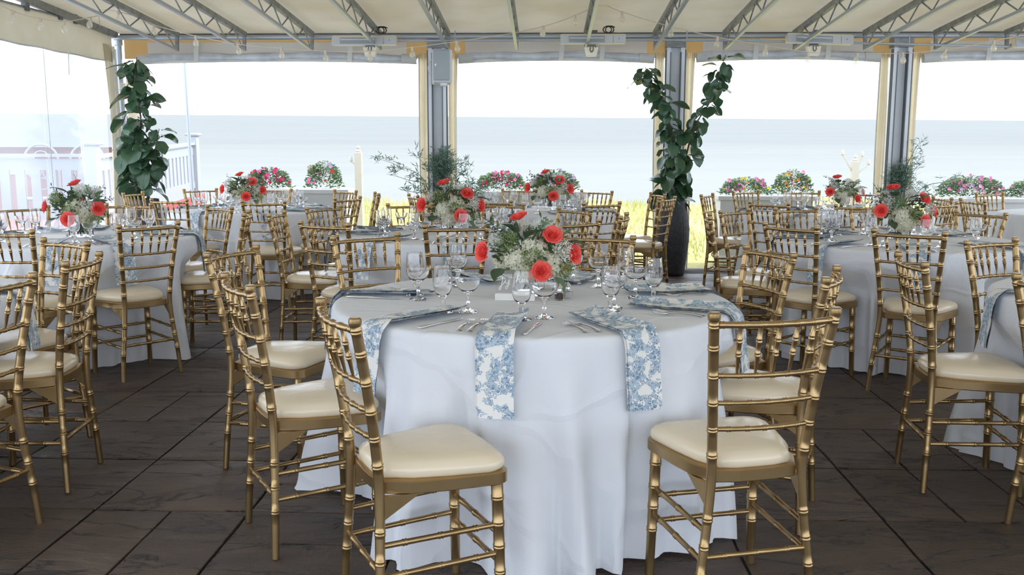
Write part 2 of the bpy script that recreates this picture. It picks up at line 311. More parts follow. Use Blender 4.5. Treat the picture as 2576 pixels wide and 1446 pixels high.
# ------------------------------------------------------------------ mesh helpers
class MB:
    def __init__(s): s.v = []; s.f = []; s.uv = None
    def add(s, verts, faces):
        o = len(s.v); s.v += [tuple(p) for p in verts]; s.f += [tuple(i + o for i in f) for f in faces]; return s
    def box(s, x0, x1, y0, y1, z0, z1):
        return s.add([(x0, y0, z0), (x1, y0, z0), (x1, y1, z0), (x0, y1, z0), (x0, y0, z1), (x1, y0, z1), (x1, y1, z1), (x0, y1, z1)],
                     [(0, 3, 2, 1), (4, 5, 6, 7), (0, 1, 5, 4), (1, 2, 6, 5), (2, 3, 7, 6), (3, 0, 4, 7)])
    def bevel_box(s, x0, x1, y0, y1, z0, z1, b=0.005):
        def rect(i, z): return [(x0 + i, y0 + i, z), (x1 - i, y0 + i, z), (x1 - i, y1 - i, z), (x0 + i, y1 - i, z)]
        vs_ = rect(b, z0) + rect(0, z0 + b) + rect(0, z1 - b) + rect(b, z1)
        fs = [(3, 2, 1, 0), (12, 13, 14, 15)]
        for k in range(3):
            for i in range(4):
                a, c = k * 4 + i, k * 4 + (i + 1) % 4
                fs.append((a, c, c + 4, a + 4))
        return s.add(vs_, fs)
    def beam(s, a, b_, wd, hg, up=(0, 0, 1)):     # rectangular bar from a to b
        a, b_ = Vector(a), Vector(b_); d = (b_ - a).normalized(); u = Vector(up)
        if abs(d.dot(u)) > 0.98: u = Vector((0, 1, 0))
        r = d.cross(u).normalized() * wd / 2; t = r.cross(d).normalized() * hg / 2
        q = []
        for p in (a, b_): q += [p - r - t, p + r - t, p + r + t, p - r + t]
        return s.add(q, [(0, 1, 2, 3), (7, 6, 5, 4), (0, 4, 5, 1), (1, 5, 6, 2), (2, 6, 7, 3), (3, 7, 4, 0)])
    def tube(s, pts, rad, n=8, cap=True):
        pts = [Vector(p) for p in pts]
        if not isinstance(rad, (list, tuple)): rad = [rad] * len(pts)
        vs_, fs = [], []
        t0 = (pts[1] - pts[0]).normalized()
        u = t0.orthogonal().normalized()
        for i, p in enumerate(pts):
            t = (pts[min(i + 1, len(pts) - 1)] - pts[max(i - 1, 0)])
            if t.length < 1e-9: t = t0
            t = t.normalized()
            u = (u - t * u.dot(t)).normalized(); v = t.cross(u)
            for k in range(n):
                a = 2 * math.pi * k / n
                vs_.append(p + (u * math.cos(a) + v * math.sin(a)) * rad[i])
        for i in range(len(pts) - 1):
            for k in range(n):
                a, b_ = i * n + k, i * n + (k + 1) % n
                fs.append((a, b_, b_ + n, a + n))
        if cap:
            fs.append(tuple(range(n - 1, -1, -1))); fs.append(tuple((len(pts) - 1) * n + k for k in range(n)))
        return s.add(vs_, fs)
    def lathe(s, prof, n=16, c=(0, 0, 0), capb=True, capt=True):
        vs_, fs = [], []
        for r, z in prof:
            for k in range(n):
                a = 2 * math.pi * k / n
                vs_.append((c[0] + r * math.cos(a), c[1] + r * math.sin(a), c[2] + z))
        for i in range(len(prof) - 1):
            for k in range(n):
                a, b_ = i * n + k, i * n + (k + 1) % n
                fs.append((a, b_, b_ + n, a + n))
        if capb: fs.append(tuple(range(n - 1, -1, -1)))
        if capt: fs.append(tuple((len(prof) - 1) * n + k for k in range(n)))
        return s.add(vs_, fs)
    def grid(s, fn, nu, nv):
        vs_ = [fn(i / nu, j / nv) for j in range(nv + 1) for i in range(nu + 1)]
        fs = [(j * (nu + 1) + i, j * (nu + 1) + i + 1, (j + 1) * (nu + 1) + i + 1, (j + 1) * (nu + 1) + i) for j in range(nv) for i in range(nu)]
        return s.add(vs_, fs)
    def mesh(s, name, m, smooth=True, auto=True):
        me = bpy.data.meshes.new(name); me.from_pydata(s.v, [], s.f); me.update()
        if m is not None: me.materials.append(M[m] if isinstance(m, str) else m)
        if smooth:
            me.polygons.foreach_set('use_smooth', [True] * len(me.polygons))
            if auto:
                try: me.set_sharp_from_angle(angle=R(38))
                except Exception: pass
        if s.uv is not None:
            ul = me.uv_layers.new(name='UVMap')
            for lp in me.loops: ul.data[lp.index].uv = s.uv[lp.vertex_index]
        return me

def ob(name, me, parent=None, loc=(0, 0, 0), rot=(0, 0, 0), scale=None):
    o = bpy.data.objects.new(name, me); C.objects.link(o)
    o.location = loc; o.rotation_euler = rot
    if scale is not None: o.scale = scale if hasattr(scale, '__len__') else (scale,) * 3
    if parent is not None: o.parent = parent
    return o
def tag(o, label, cat, group=None, kind=None):
    if label: o['label'] = label
    if cat: o['category'] = cat
    if group: o['group'] = group
    if kind: o['kind'] = kind
    return o
def empty(name, loc=(0, 0, 0), rz=0.0):
    o = bpy.data.objects.new(name, None); C.objects.link(o); o.location = loc; o.rotation_euler = (0, 0, rz); o.empty_display_size = 0.1
    return o
def catmull(pts, n):
    pts = [Vector(p) for p in pts]; q = [pts[0] * 2 - pts[1]] + pts + [pts[-1] * 2 - pts[-2]]
    out = []
    for i in range(1, len(q) - 2):
        for k in range(n):
            t = k / n
            out.append(0.5 * ((2 * q[i]) + (-q[i - 1] + q[i + 1]) * t + (2 * q[i - 1] - 5 * q[i] + 4 * q[i + 1] - q[i + 2]) * t * t + (-q[i - 1] + 3 * q[i] - 3 * q[i + 1] + q[i + 2]) * t ** 3))
    out.append(pts[-1])
    return out
YAW = -R(2.0)                                     # the pavilion stands two degrees off the camera's axis
def bob(name, me, parent=None):                   # mesh in pavilion coordinates
    return ob(name, me, parent, rot=(0, 0, 0 if parent is not None else YAW))
def W(x, y, z=0):                                 # pavilion -> world
    c, s = math.cos(YAW), math.sin(YAW)
    return Vector((c * x - s * y, s * x + c * y, z))
# ------------------------------------------------------------------ the ground: patio floor, lawn, sea
fl = bob('floor', MB().box(-4.95, 8.2, -5.0, 10.75, -0.2, -0.012).mesh('floor', 'grout', False)); tag(fl, 'dark brown slate-stamped patio floor under the canopy', None, kind='structure')
TX, TY, J = 0.585, 0.575, 0.009
tile_cache = {}
def tile_mesh(wd, dp, k):
    key = (round(wd, 3), round(dp, 3), k)
    if key not in tile_cache:
        rnd = random.Random(hash(key) & 0xffff)
        a, b_ = wd / 2 - J / 2, dp / 2 - J / 2
        m = MB(); n = 4
        jit = lambda: rnd.uniform(-0.0022, 0.0022)
        outer = []
        for i in range(n): outer.append((-a + 2 * a * i / n, -b_))
        for i in range(n): outer.append((a, -b_ + 2 * b_ * i / n))
        for i in range(n): outer.append((a - 2 * a * i / n, b_))
        for i in range(n): outer.append((-a, b_ - 2 * b_ * i / n))
        outer = [(x + jit(), y + jit()) for x, y in outer]
        N_ = len(outer)
        vs_ = [(x, y, -0.02) for x, y in outer] + [(x, y, -0.003) for x, y in outer] + [(x * 0.985, y * 0.985, rnd.uniform(-0.001, 0.0)) for x, y in outer]
        fs = []
        for r_ in range(2):
            for i in range(N_): fs.append((r_ * N_ + i, r_ * N_ + (i + 1) % N_, (r_ + 1) * N_ + (i + 1) % N_, (r_ + 1) * N_ + i))
        fs.append(tuple(2 * N_ + i for i in range(N_)))
        tile_cache[key] = m.add(vs_, fs).mesh('slate_tile', 'slate', True)
    return tile_cache[key]
known = {(-3, -1): 'x', (-2, -1): 'y', (3, -1): 'x', (4, -1): 'n', (2, -1): 'n', (-3, 0): 'n', (-4, 0): 'n'}
ti = 0
rt = random.Random(3)
for iy in range(-4, 14):
    for ix in range(-7, 13):
        x0, y0 = -1.68 + (ix + 3) * TX, 3.335 + iy * TY
        if x0 + TX > 8.1 or y0 + TY > 10.76 or x0 < -4.95: continue
        if x0 > 0.62 * (y0 + TY) + 0.6 or x0 + TX < -0.62 * (y0 + TY) - 0.6: continue
        sp = known.get((ix, iy)) or ('n' if iy > 3 else rt.choice('nnnnxy'))
        parts_ = {'n': [(0.5, 0.5, 1, 1)], 'x': [(0.25, 0.5, 0.5, 1), (0.75, 0.5, 0.5, 1)], 'y': [(0.5, 0.25, 1, 0.5), (0.5, 0.75, 1, 0.5)]}[sp]
        for (cx_, cy_, sx_, sy_) in parts_:
            o = ob('slate_tile', tile_mesh(TX * sx_, TY * sy_, rt.randrange(2)), fl, (x0 + TX * cx_, y0 + TY * cy_, rt.uniform(-0.002, 0.0)))
            ti += 1
TILT = 0.0344                                     # the patio falls two degrees towards the sea; level ground rises against it
def gz(y): return -0.08 + TILT * (y - 10.8)
m = MB()
lawn_rows = [10.75, 12, 13.5, 15, 16.5, 18, 19.2, 20.5, 24, 30]
xs = [-4.2 + 1.6 * i for i in range(24)]
vs_, fs = [], []
for y in lawn_rows:
    for x in xs:
        z = gz(y) + 0.04 * math.sin(x * 1.3 + y) + (0.0 if y < 19.3 else -(y - 19.2) * 0.75)
        if y == 10.75: z = -0.09
        vs_.append((x, y, z))
nx = len(xs)
for j in range(len(lawn_rows) - 1):
    for i in range(nx - 1): fs.append((j * nx + i, j * nx + i + 1, (j + 1) * nx + i + 1, (j + 1) * nx + i))
lawn = bob('lawn_ground', m.add(vs_, fs).mesh('lawn_ground', 'lawn')); tag(lawn, 'sunlit yellow green lawn bank beyond the patio', None, kind='structure')
m = MB(); rg = random.Random(5)
for i in range(15000):
    y = 10.9 + 8.6 * rg.random() ** 0.8; x = rg.uniform(-3.9, 16)
    if x > 0.62 * y + 1 or 11.08 < y < 11.62: continue
    z = gz(y) + 0.04 * math.sin(x * 1.3 + y) - 0.01
    h = rg.uniform(0.03, 0.07) if y < 12.4 else rg.uniform(0.05, 0.17); a = rg.uniform(0, 6.28); wd = rg.uniform(0.006, 0.014)
    lx, ly = rg.uniform(-.06, .06), rg.uniform(-.06, .06)
    dx, dy = math.cos(a) * wd, math.sin(a) * wd
    m.add([(x - dx, y - dy, z), (x + dx, y + dy, z), (x + dx * .6 + lx * .5, y + dy * .6 + ly * .5, z + h * .6), (x - dx * .6 + lx * .5, y - dy * .6 + ly * .5, z + h * .6), (x + lx, y + ly, z + h)], [(0, 1, 2, 3), (3, 2, 4)])
gr = bob('lawn_grass', m.mesh('lawn_grass', 'grass')); tag(gr, 'dry yellow green grass blades on the bank', 'grass', kind='stuff')
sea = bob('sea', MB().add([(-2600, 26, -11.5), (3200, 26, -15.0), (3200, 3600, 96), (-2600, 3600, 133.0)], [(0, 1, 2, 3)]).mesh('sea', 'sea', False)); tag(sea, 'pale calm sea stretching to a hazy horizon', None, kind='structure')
kb = bob('trim_1', MB().bevel_box(-4.95, 8.2, 10.75, 10.82, -0.2, -0.012, 0.008).mesh('trim', 'slate', True)); tag(kb, 'dark stone edging strip at the patio rim', None, kind='structure')

# ------------------------------------------------------------------ roof
SL = 0.075
def rz_(y): return 2.565 + SL * (10.55 - y)
m = MB(); vs_, fs = [], []
ry = [10.62, 10.2, 9.6, 8.8, 8.0, 6.5, 5.0, 3.0, 0.0, -5.0]
TR_X = [-4.0 + 0.7368 * i for i in range(13)] + [5.58, 6.32, 7.05]
rx = [-4.8]
for i, x in enumerate(TR_X):
    rx += [x, x + 0.37]
for y in ry:
    for i, x in enumerate(rx):
        sag = 0.0 if (i == 0 or i % 2 == 1) else 0.012
        vs_.append((x, y, rz_(y) + 0.028 - sag))
nx = len(rx)
for j in range(len(ry) - 1):
    for i in range(nx - 1): fs.append((j * nx + i, j * nx + i + 1, (j + 1) * nx + i + 1, (j + 1) * nx + i))
rf = bob('ceiling', m.add(vs_, fs).mesh('ceiling', 'roof_canvas', True, False)); tag(rf, 'cream translucent canvas roof stretched over trusses', None, kind='structure')
ordinal = ['first', 'second', 'third', 'fourth', 'fifth', 'sixth', 'seventh', 'eighth', 'ninth', 'tenth', 'eleventh', 'twelfth', 'thirteenth']
def truss_meshes():
    L0, L1 = 10.43, 3.0
    d = 0.165
    tc_ = MB().beam((0, L0, rz_(L0) - 0.02), (0, L1, rz_(L1) - 0.02), 0.045, 0.05).mesh('top_chord', 'steel', True)
    bc_ = MB().beam((0, L0 - 0.06, rz_(L0) - d - 0.02), (0, L1, rz_(L1) - d - 0.02), 0.03, 0.028).mesh('bottom_chord', 'galv', True)
    ep_ = MB().beam((0, L0 - 0.04, rz_(L0) - d - 0.03), (0, L0 - 0.02, rz_(L0) - 0.02), 0.032, 0.032).mesh('end_strut', 'steel', True)
    webs = []
    y = L0 - 0.10; top = False
    while y > 7.4:
        y2 = y - 0.28
        z1 = rz_(y) - (0.03 if top else d + 0.01); z2 = rz_(y2) - (d + 0.01 if top else 0.03)
        webs.append(MB().tube([(0, y, z1), (0, y2, z2)], 0.0075, 6).mesh('web_rod', 'steel'))
        y = y2; top = not top
    rest = MB()
    while y > 3.3:
        y2 = y - 0.28
        z1 = rz_(y) - (0.03 if top else d + 0.01); z2 = rz_(y2) - (d + 0.01 if top else 0.03)
        rest.tube([(0, y, z1), (0, y2, z2)], 0.0075, 5); y = y2; top = not top
    return tc_, bc_, ep_, webs, rest.mesh('web_rods', 'steel')
tcm, bcm, epm, webm, restm = truss_meshes()
for i, x in enumerate(TR_X[:13]):
    t = empty('roof_truss'); t.location = W(x, 0, 0); t.rotation_euler = (0, 0, YAW)
    tag(t, 'grey steel bar-joist roof truss, %s from the left corner' % ordinal[i], 'truss', 'roof trusses under the canvas')
    ob('top_chord', tcm, t); ob('bottom_chord', bcm, t); ob('end_strut', epm, t)
    for wm in webm: ob('web_rod', wm, t)
    ob('web_rods', restm, t)['kind'] = 'stuff'
e = bob('eave_pipe', MB().tube([(-4.75, 10.52, 2.535), (8.0, 10.52, 2.535)], 0.026, 12).mesh('eave_pipe', 'galv')); tag(e, 'long grey steel eave pipe along the seaward edge of the roof', 'pipe')
e = bob('header_angle', MB().box(-4.70, 8.0, 10.56, 10.60, 2.545, 2.582).mesh('header_angle', 'dark_steel', False)); tag(e, 'dark steel edge angle directly above the eave pipe', 'beam')
e = bob('rake_beam', MB().beam((-4.74, 10.55, 2.56), (-4.74, 3.0, 2.56 + 7.55 * SL * 0.85), 0.06, 0.07).mesh('rake_beam', 'steel', False)); tag(e, 'sloping grey steel rafter along the left canvas wall', 'beam')
e = empty('hanging_pipe'); tag(e, 'slim pale pipe slung below the eave carrying the heaters', 'pipe')
e.rotation_euler = (0, 0, YAW)
ob('pipe', MB().tube([(-1.58, 10.1, 2.445), (0.2, 10.1, 2.452), (1.9, 10.1, 2.445), (3.4, 10.1, 2.41), (5.4, 10.1, 2.36)], 0.013, 10).mesh('pipe', 'galv'), e)
for x, z in ((-0.95, 2.45), (1.45, 2.447), (3.72, 2.40)):
    ob('hanger', MB().tube([(x, 10.1, z), (x, 10.1, z + 0.08), (x, 10.12, z + 0.10)], 0.006, 6).mesh('hanger', 'galv'), e)

# ------------------------------------------------------------------ columns with canvas flaps
def column(x, label, flaps=(1, 1), lean=0.0):
    t = empty('steel_column'); t.location = W(x, 10.6, 0); t.rotation_euler = (0, 0, YAW)
    tag(t, label, 'column', 'steel columns on the seaward side')
    H = 2.42
    ob('web', MB().box(-0.06, 0.06, -0.012, 0.012, -0.1, H).mesh('web', 'column_paint', False), t)
    for s in (-1, 1):
        ob('flange', MB().bevel_box(s * 0.075 - 0.022, s * 0.075 + 0.022, -0.075, 0.06, -0.1, H, 0.004).mesh('flange', 'column_paint', True), t)
        ob('seal_strip', MB().box(s * 0.056 - 0.005, s * 0.056 + 0.005, -0.08, -0.012, -0.05, H - 0.05).mesh('seal_strip', 'dark_steel', False), t)
        ob('edge_strip', MB().box(s * 0.106 - 0.006, s * 0.106 + 0.006, -0.07, -0.03, -0.05, H - 0.02).mesh('edge_strip', 'dark_steel', False), t)
    ob('cap_plate', MB().box(-0.105, 0.105, -0.085, 0.07, H, H + 0.10).mesh('cap_plate', 'steel', False), t)
    rf_ = random.Random(int(x * 100))
    for s in (-1, 1):
        w0 = 0.095
        def fn(u, v, s=s):
            z = 0.0 + v * 2.37
            wid = w0 * (0.75 + 0.35 * v + 0.10 * math.sin(v * 5 + s))
            xx = s * (0.112 + u * wid); yy = 0.01 + 0.022 * math.sin(u * 9 + v * 2.0 + s) + 0.01 * math.sin(v * 7)
            return (xx, yy, z)
        ob('canvas_flap', MB().grid(fn, 8, 24).mesh('canvas_flap', 'flap_canvas'), t)
        ob('flap_hem', MB().tube([(s * (0.112 + w0 * (0.75 + 0.35 * v + 0.10 * math.sin(v * 5 + s))), 0.01, v * 2.37) for v in [k / 16 for k in range(17)]], 0.007, 6).mesh('flap_hem', 'canvas_white'), t)
column(-1.19, 'grey steel column with canvas flaps behind the white loudspeaker')
column(1.40, 'grey steel column with canvas flaps behind the tall potted fig')
column(3.82, 'rightmost grey steel column rising behind a narrow-leaved shrub')
# corner post
t = empty('corner_post'); t.location = W(-4.72, 10.56, 0); t.rotation_euler = (0, 0, YAW); tag(t, 'slim steel corner post at the left end of the eave', 'column')
ob('post', MB().tube([(0, 0, -0.1), (0, 0, 2.55)], 0.033, 14).mesh('post', 'galv'), t)
ob('track', MB().box(-0.085, -0.05, -0.03, 0.03, -0.1, 2.42).mesh('track', 'dark_steel', False), t)
ob('track', MB().box(-0.115, -0.095, -0.02, 0.02, -0.1, 2.4).mesh('track', 'galv', False), t)
ob('bracket', MB().bevel_box(-0.06, 0.05, -0.05, 0.02, 1.98, 2.05, 0.004).mesh('bracket', 'white_plastic'), t)
ob('collar', MB().lathe([(0.034, 2.45), (0.045, 2.46), (0.045, 2.52), (0.034, 2.53)], 14).mesh('collar', 'galv'), t)
for s, wd in ((1, 0.12),):
    ob('canvas_flap', MB().grid(lambda u, v: (0.05 + u * wd * (0.9 + 0.2 * v), 0.02 + 0.015 * math.sin(u * 8 + 3 * v), v * 2.25), 6, 20).mesh('canvas_flap', 'flap_canvas'), t)

# amber canvas header band behind the pipes, then the rolled-up clear curtains of each bay
hb = bob('trim_2', MB().grid(lambda u, v: (-4.7 + 12.6 * u, 10.66, 2.32 + 0.25 * v), 24, 1).mesh('trim', 'amber_canvas')); tag(hb, 'amber canvas header strip behind the eave pipe', None, kind='structure')
def curtain(x0, x1, zb, label, straps):
    t = empty('rolled_curtain'); t.location = W((x0 + x1) / 2, 10.6, 0); t.rotation_euler = (0, 0, YAW)
    tag(t, label, 'curtain', 'rolled-up clear curtains between the columns')
    h = (x1 - x0) / 2
    sag = lambda x: 0.035 * (1 - (x / h) ** 2)
    ob('header_band', MB().grid(lambda u, v: (-h * .93 + 2 * h * .93 * u, 0.0 + 0.01 * math.sin(u * 12), 2.34 + 0.15 * v), 20, 2).mesh('header_band', 'canvas_white'), t)
    pts = [(-h + 2 * h * k / 24, -0.02, zb + 0.055 + 0.02 * math.sin(k * 0.5) * 0.4 + zb * 0 + sag(-h + 2 * h * k / 24) * 0.8) for k in range(25)]
    ob('vinyl_roll', MB().tube(pts, [0.045 + 0.006 * math.sin(k * 1.3) for k in range(25)], 12).mesh('vinyl_roll', 'vinyl_roll'), t)
    ob('hem_band', MB().grid(lambda u, v: (-h + 2 * h * u, -0.03 - 0.02 * math.sin(v * 3.14), zb + sag(-h + 2 * h * u) * 0.8 + 0.045 * v), 24, 4).mesh('hem_band', 'canvas_white'), t)
    for s in (-1, 1):
        ob('end_sleeve', MB().tube([(s * h, -0.02, zb + 0.05), (s * (h - 0.16), -0.02, zb + 0.06)], 0.052, 12).mesh('end_sleeve', 'canvas_white'), t)
    for sx in straps:
        xx = sx - (x0 + x1) / 2
        m = MB()
        m.grid(lambda u, v: (xx - 0.026 + 0.052 * u + 0.02 * v, -0.075 + 0.0 * v, zb - 0.004 + sag(xx) * .8 + 0.27 * v), 1, 4)
        ob('strap', m.mesh('strap', 'canvas_white', False), t)
curtain(-4.52, -1.42, 2.25, 'rolled clear curtain above the leftmost sea opening', (-3.85, -2.15))
curtain(-0.96, 1.17, 2.255, 'rolled clear curtain above the sea opening right of the loudspeaker', (0.16, 0.60))
curtain(1.63, 3.59, 2.265, 'rolled clear curtain above the opening left of the rightmost column', (2.25, 3.02))
curtain(4.05, 6.4, 2.255, 'rolled clear curtain above the far right sea opening', (4.72,))

# ------------------------------------------------------------------ left wall of clear vinyl
wl = bob('wall_left', MB().grid(lambda u, v: (-4.75 + 0.015 * math.sin(u * 9 + v * 4) + 0.01 * math.sin(v * 9), 10.24 - 7.4 * u, 0.05 + 2.25 * v), 60, 16).mesh('wall_left', 'vinyl')); tag(wl, 'clear vinyl side wall on the left, slightly hazy', None, kind='structure')
def wpart(name, me): return ob(name, me, wl)
wpart('valance', MB().grid(lambda u, v: (-4.73 + 0.006 * math.sin(u * 60) * (1 - v), 10.42 - 7.5 * u, 2.262 + 0.004 * math.sin(u * 70) * (1 - v) + (0.325 if u > 0.01 else 0.27) * v), 120, 4).mesh('valance', 'canvas'))
wpart('valance_hem', MB().tube([(-4.725, 10.25 - 7.3 * k / 60, 2.262 + 0.004 * math.sin((k / 60 * 7.3 + .17) / 7.5 * 70)) for k in range(61)], 0.008, 6).mesh('valance_hem', 'vinyl_roll'))
wpart('rail_pipe', MB().tube([(-4.74, 10.3, 2.60), (-4.74, 3.0, 2.60)], 0.014, 8).mesh('rail_pipe', 'steel'))
wpart('side_flap', MB().grid(lambda u, v: (-4.74 + 0.03 * math.sin(u * 6 + v * 3), 10.50 - (0.30 - 0.06 * math.sin(v * 3.2)) * u, 0.02 + 2.42 * v), 10, 24).mesh('side_flap', 'canvas'))
wpart('zip_tape', MB().grid(lambda u, v: (-4.715 + 0.02 * math.sin(v * 3), 10.40 - 0.035 * u - 0.03 * math.sin(v * 4), 0.02 + 2.36 * v), 1, 20).mesh('zip_tape', 'vinyl_roll'))
wpart('seam', MB().tube([(-4.745, 9.02, 0.05), (-4.745, 9.0, 2.26)], 0.004, 5).mesh('seam', 'vinyl_roll'))
wpart('hanging_strap', MB().grid(lambda u, v: (-4.70, 9.36 + 0.03 * u + 0.015 * v, 2.05 + 0.23 * v), 1, 3).mesh('hanging_strap', 'canvas_white'))
for y in (9.32, 9.62, 8.72):
    wpart('hanger_clip', MB().box(-4.76, -4.71, y - 0.03, y + 0.03, 2.57, 2.66).mesh('hanger_clip', 'dark_steel', False))

# ------------------------------------------------------------------ heaters, floodlights, loudspeaker
def heater(x, z, label, rl=0.0):
    t = empty('patio_heater'); t.location = W(x, 10.04, z); t.rotation_euler = (R(-14), rl, YAW); tag(t, label, 'heater', 'infrared heaters along the eave')
    ob('housing', MB().bevel_box(-0.335, 0.335, -0.04, 0.05, -0.035, 0.055, 0.012).mesh('housing', 'heater_body'), t)
    ob('face_frame', MB().bevel_box(-0.335, 0.20, -0.052, -0.036, -0.055, 0.035, 0.004).mesh('face_frame', 'heater_face'), t)
    ob('control_end', MB().bevel_box(0.21, 0.33, -0.052, -0.036, -0.05, 0.035, 0.004).mesh('control_end', 'heater_face'), t)
    ob('reflector', MB().box(-0.25, 0.12, -0.056, -0.05, -0.042, 0.024).mesh('reflector', 'grille', False), t)
    m = MB()
    for k in range(30): m.tube([(-0.245 + 0.0125 * k, -0.060, -0.044), (-0.245 + 0.0125 * k, -0.064, -0.01), (-0.245 + 0.0125 * k, -0.060, 0.026)], 0.0018, 4)
    ob('guard_grille', m.mesh('guard_grille', 'heater_face'), t)['kind'] = 'stuff'
    ob('heat_tube', MB().tube([(-0.24, -0.058, 0.0), (0.11, -0.058, 0.0)], 0.006, 6).mesh('heat_tube', 'white_plastic'), t)
    ob('power_light', MB().lathe([(0.006, 0), (0.006, 0.004), (0.002, 0.006)], 8).mesh('power_light', 'lamp_blue'), t).matrix_local = Matrix.Translation((0.265, -0.052, -0.005)) @ Matrix.Rotation(R(90), 4, 'X')
    ob('mount_bracket', MB().bevel_box(-0.05, 0.05, 0.03, 0.07, 0.03, 0.12, 0.005).mesh('mount_bracket', 'dark_steel'), t)
heater(-1.885, 2.435, 'slim silver infrared heater under the eave left of the loudspeaker', 0.0)
heater(0.48, 2.445, 'slim silver infrared heater under the eave between loudspeaker and fig')
heater(2.79, 2.44, 'slim silver infrared heater under the eave, third from the left', R(2))
heater(5.08, 2.40, 'slim silver infrared heater cut by the right frame edge')
def flood(x, z, label):
    t = empty('floodlight'); t.location = W(x, 10.06, z); t.rotation_euler = (0, 0, YAW); tag(t, label, 'floodlight', 'cream floodlights under the heaters')
    ob('hood', MB().add([(-0.072, -0.04, 0.03), (0.072, -0.04, 0.03), (0.072, 0.04, 0.03), (-0.072, 0.04, 0.03), (-0.052, -0.055, -0.055), (0.052, -0.055, -0.055), (0.052, 0.02, -0.055), (-0.052, 0.02, -0.055)],
                        [(0, 1, 2, 3), (7, 6, 5, 4), (0, 4, 5, 1), (1, 5, 6, 2), (2, 6, 7, 3), (3, 7, 4, 0)]).mesh('hood', 'cream_plastic', False), t)
    ob('yoke', MB().tube([(-0.045, -0.02, 0.03), (-0.04, -0.02, 0.05), (0.04, -0.02, 0.05), (0.045, -0.02, 0.03)], 0.008, 6).mesh('yoke', 'dark_steel'), t)
    ob('cable_loop', MB().tube(catmull([(-0.012, -0.05, 0.035), (-0.014, -0.06, 0.0), (0, -0.062, -0.02), (0.016, -0.06, 0.0), (0.016, -0.05, 0.035)], 4), 0.004, 6).mesh('cable_loop', 'black'), t)
    ob('lens_plate', MB().box(-0.05, 0.05, -0.054, 0.018, -0.06, -0.056).mesh('lens_plate', 'white_plastic', False), t)
flood(-1.83, 2.345, 'cream floodlight below the heater left of the loudspeaker')
flood(0.465, 2.34, 'cream floodlight below the middle heater')
flood(2.735, 2.345, 'cream floodlight below the third heater')
for x, lab in ((-1.75, 'coiled black cable on the eave above the left heater'), (0.62, 'looped black cable on the eave above the middle heater')):
    pts = [(x + 0.05 * math.sin(k * 0.9) + 0.02 * k / 6, 10.12, 2.56 + 0.035 * math.cos(k * 0.9)) for k in range(16)]
    e = bob('cable', MB().tube(catmull(pts, 3), 0.006, 6).mesh('cable', 'black')); tag(e, lab, 'cable')
t = empty('loudspeaker'); t.location = W(-1.11, 10.30, 2.20); t.rotation_euler = (R(-6), 0, YAW + R(8)); tag(t, 'pale grey wall loudspeaker mounted high on the steel column', 'speaker')
ob('cabinet', MB().bevel_box(-0.105, 0.105, -0.08, 0.12, -0.175, 0.175, 0.014).mesh('cabinet', 'speaker_body'), t)
ob('grille', MB().bevel_box(-0.095, 0.075, -0.092, -0.078, -0.16, 0.165, 0.01).mesh('grille', 'grille'), t)
ob('badge', MB().add([(-0.085, -0.0935, 0.0), (-0.065, -0.0935, -0.012), (-0.065, -0.0935, 0.022)], [(0, 1, 2)]).mesh('badge', 'ink_white', False), t)
ob('bracket', MB().bevel_box(-0.02, 0.05, -0.02, 0.06, -0.20, -0.172, 0.004).mesh('bracket', 'white_plastic'), t)
ob('mount_arm', MB().beam((0, 0.1, 0), (0, 0.24, 0), 0.04, 0.05).mesh('mount_arm', 'dark_steel'), t)
ob('wire', MB().tube(catmull([(-0.10, 0.05, 0.1), (-0.15, 0.0, 0.0), (-0.13, 0.02, -0.08), (-0.07, 0.08, -0.05)], 5), 0.004, 5).mesh('wire', 'cord'), t)

# ------------------------------------------------------------------ string lights
bulb_m = MB().lathe([(0.006, -0.026), (0.014, -0.038), (0.024, -0.052), (0.0285, -0.070), (0.025, -0.087), (0.015, -0.098), (0.002, -0.102)], 12, capb=False).mesh('bulb', 'bulb_glass')
sock_m = MB().lathe([(0.009, 0.008), (0.0135, 0.0), (0.0135, -0.026), (0.010, -0.032)], 10).mesh('socket', 'cord')
fil_m = MB().tube([(-0.005, 0, -0.04), (-0.006, 0, -0.08), (0.006, 0, -0.08), (0.005, 0, -0.04)], 0.0012, 4).mesh('filament', 'orange')
def string(pts, bulbs, label, tilt=0):
    t = empty('string_light'); t.rotation_euler = (0, 0, YAW); tag(t, label, 'string lights')
    cp = catmull(pts, 8)
    ob('cord', MB().tube(cp, 0.0042, 5).mesh('cord', 'cord'), t)
    for bx in bulbs:
        p = min(cp, key=lambda q: abs(q.x - bx) if tilt == 0 else abs(q.y - bx))
        s = ob('socket', sock_m, t, p); b_ = ob('bulb', bulb_m, s); ob('filament', fil_m, s)
        s.rotation_euler = (0, R(random.uniform(-8, 8)) + tilt, 0)
string([(-4.70, 10.1, 2.60), (-4.33, 9.35, 2.66), (-4.05, 9.35, 2.62), (-3.92, 9.6, 2.555), (-3.5, 9.6, 2.445), (-3.08, 9.6, 2.365), (-2.64, 9.6, 2.325), (-2.2, 9.6, 2.295), (-1.76, 9.6, 2.295), (-1.33, 9.6, 2.33), (-0.89, 9.6, 2.385)],
       (-4.15, -3.92, -3.5, -3.08, -2.64, -2.2, -1.76, -1.33, -0.89), 'bulb string sagging along the eave from the left corner')
string([(-4.62, 7.9, 2.55), (-4.55, 8.3, 2.485), (-4.50, 8.62, 2.478), (-4.45, 8.9, 2.50), (-4.33, 9.28, 2.60)],
       (8.2, 8.55, 8.86, 9.2), 'short bulb string by the left wall valance', tilt=R(10))
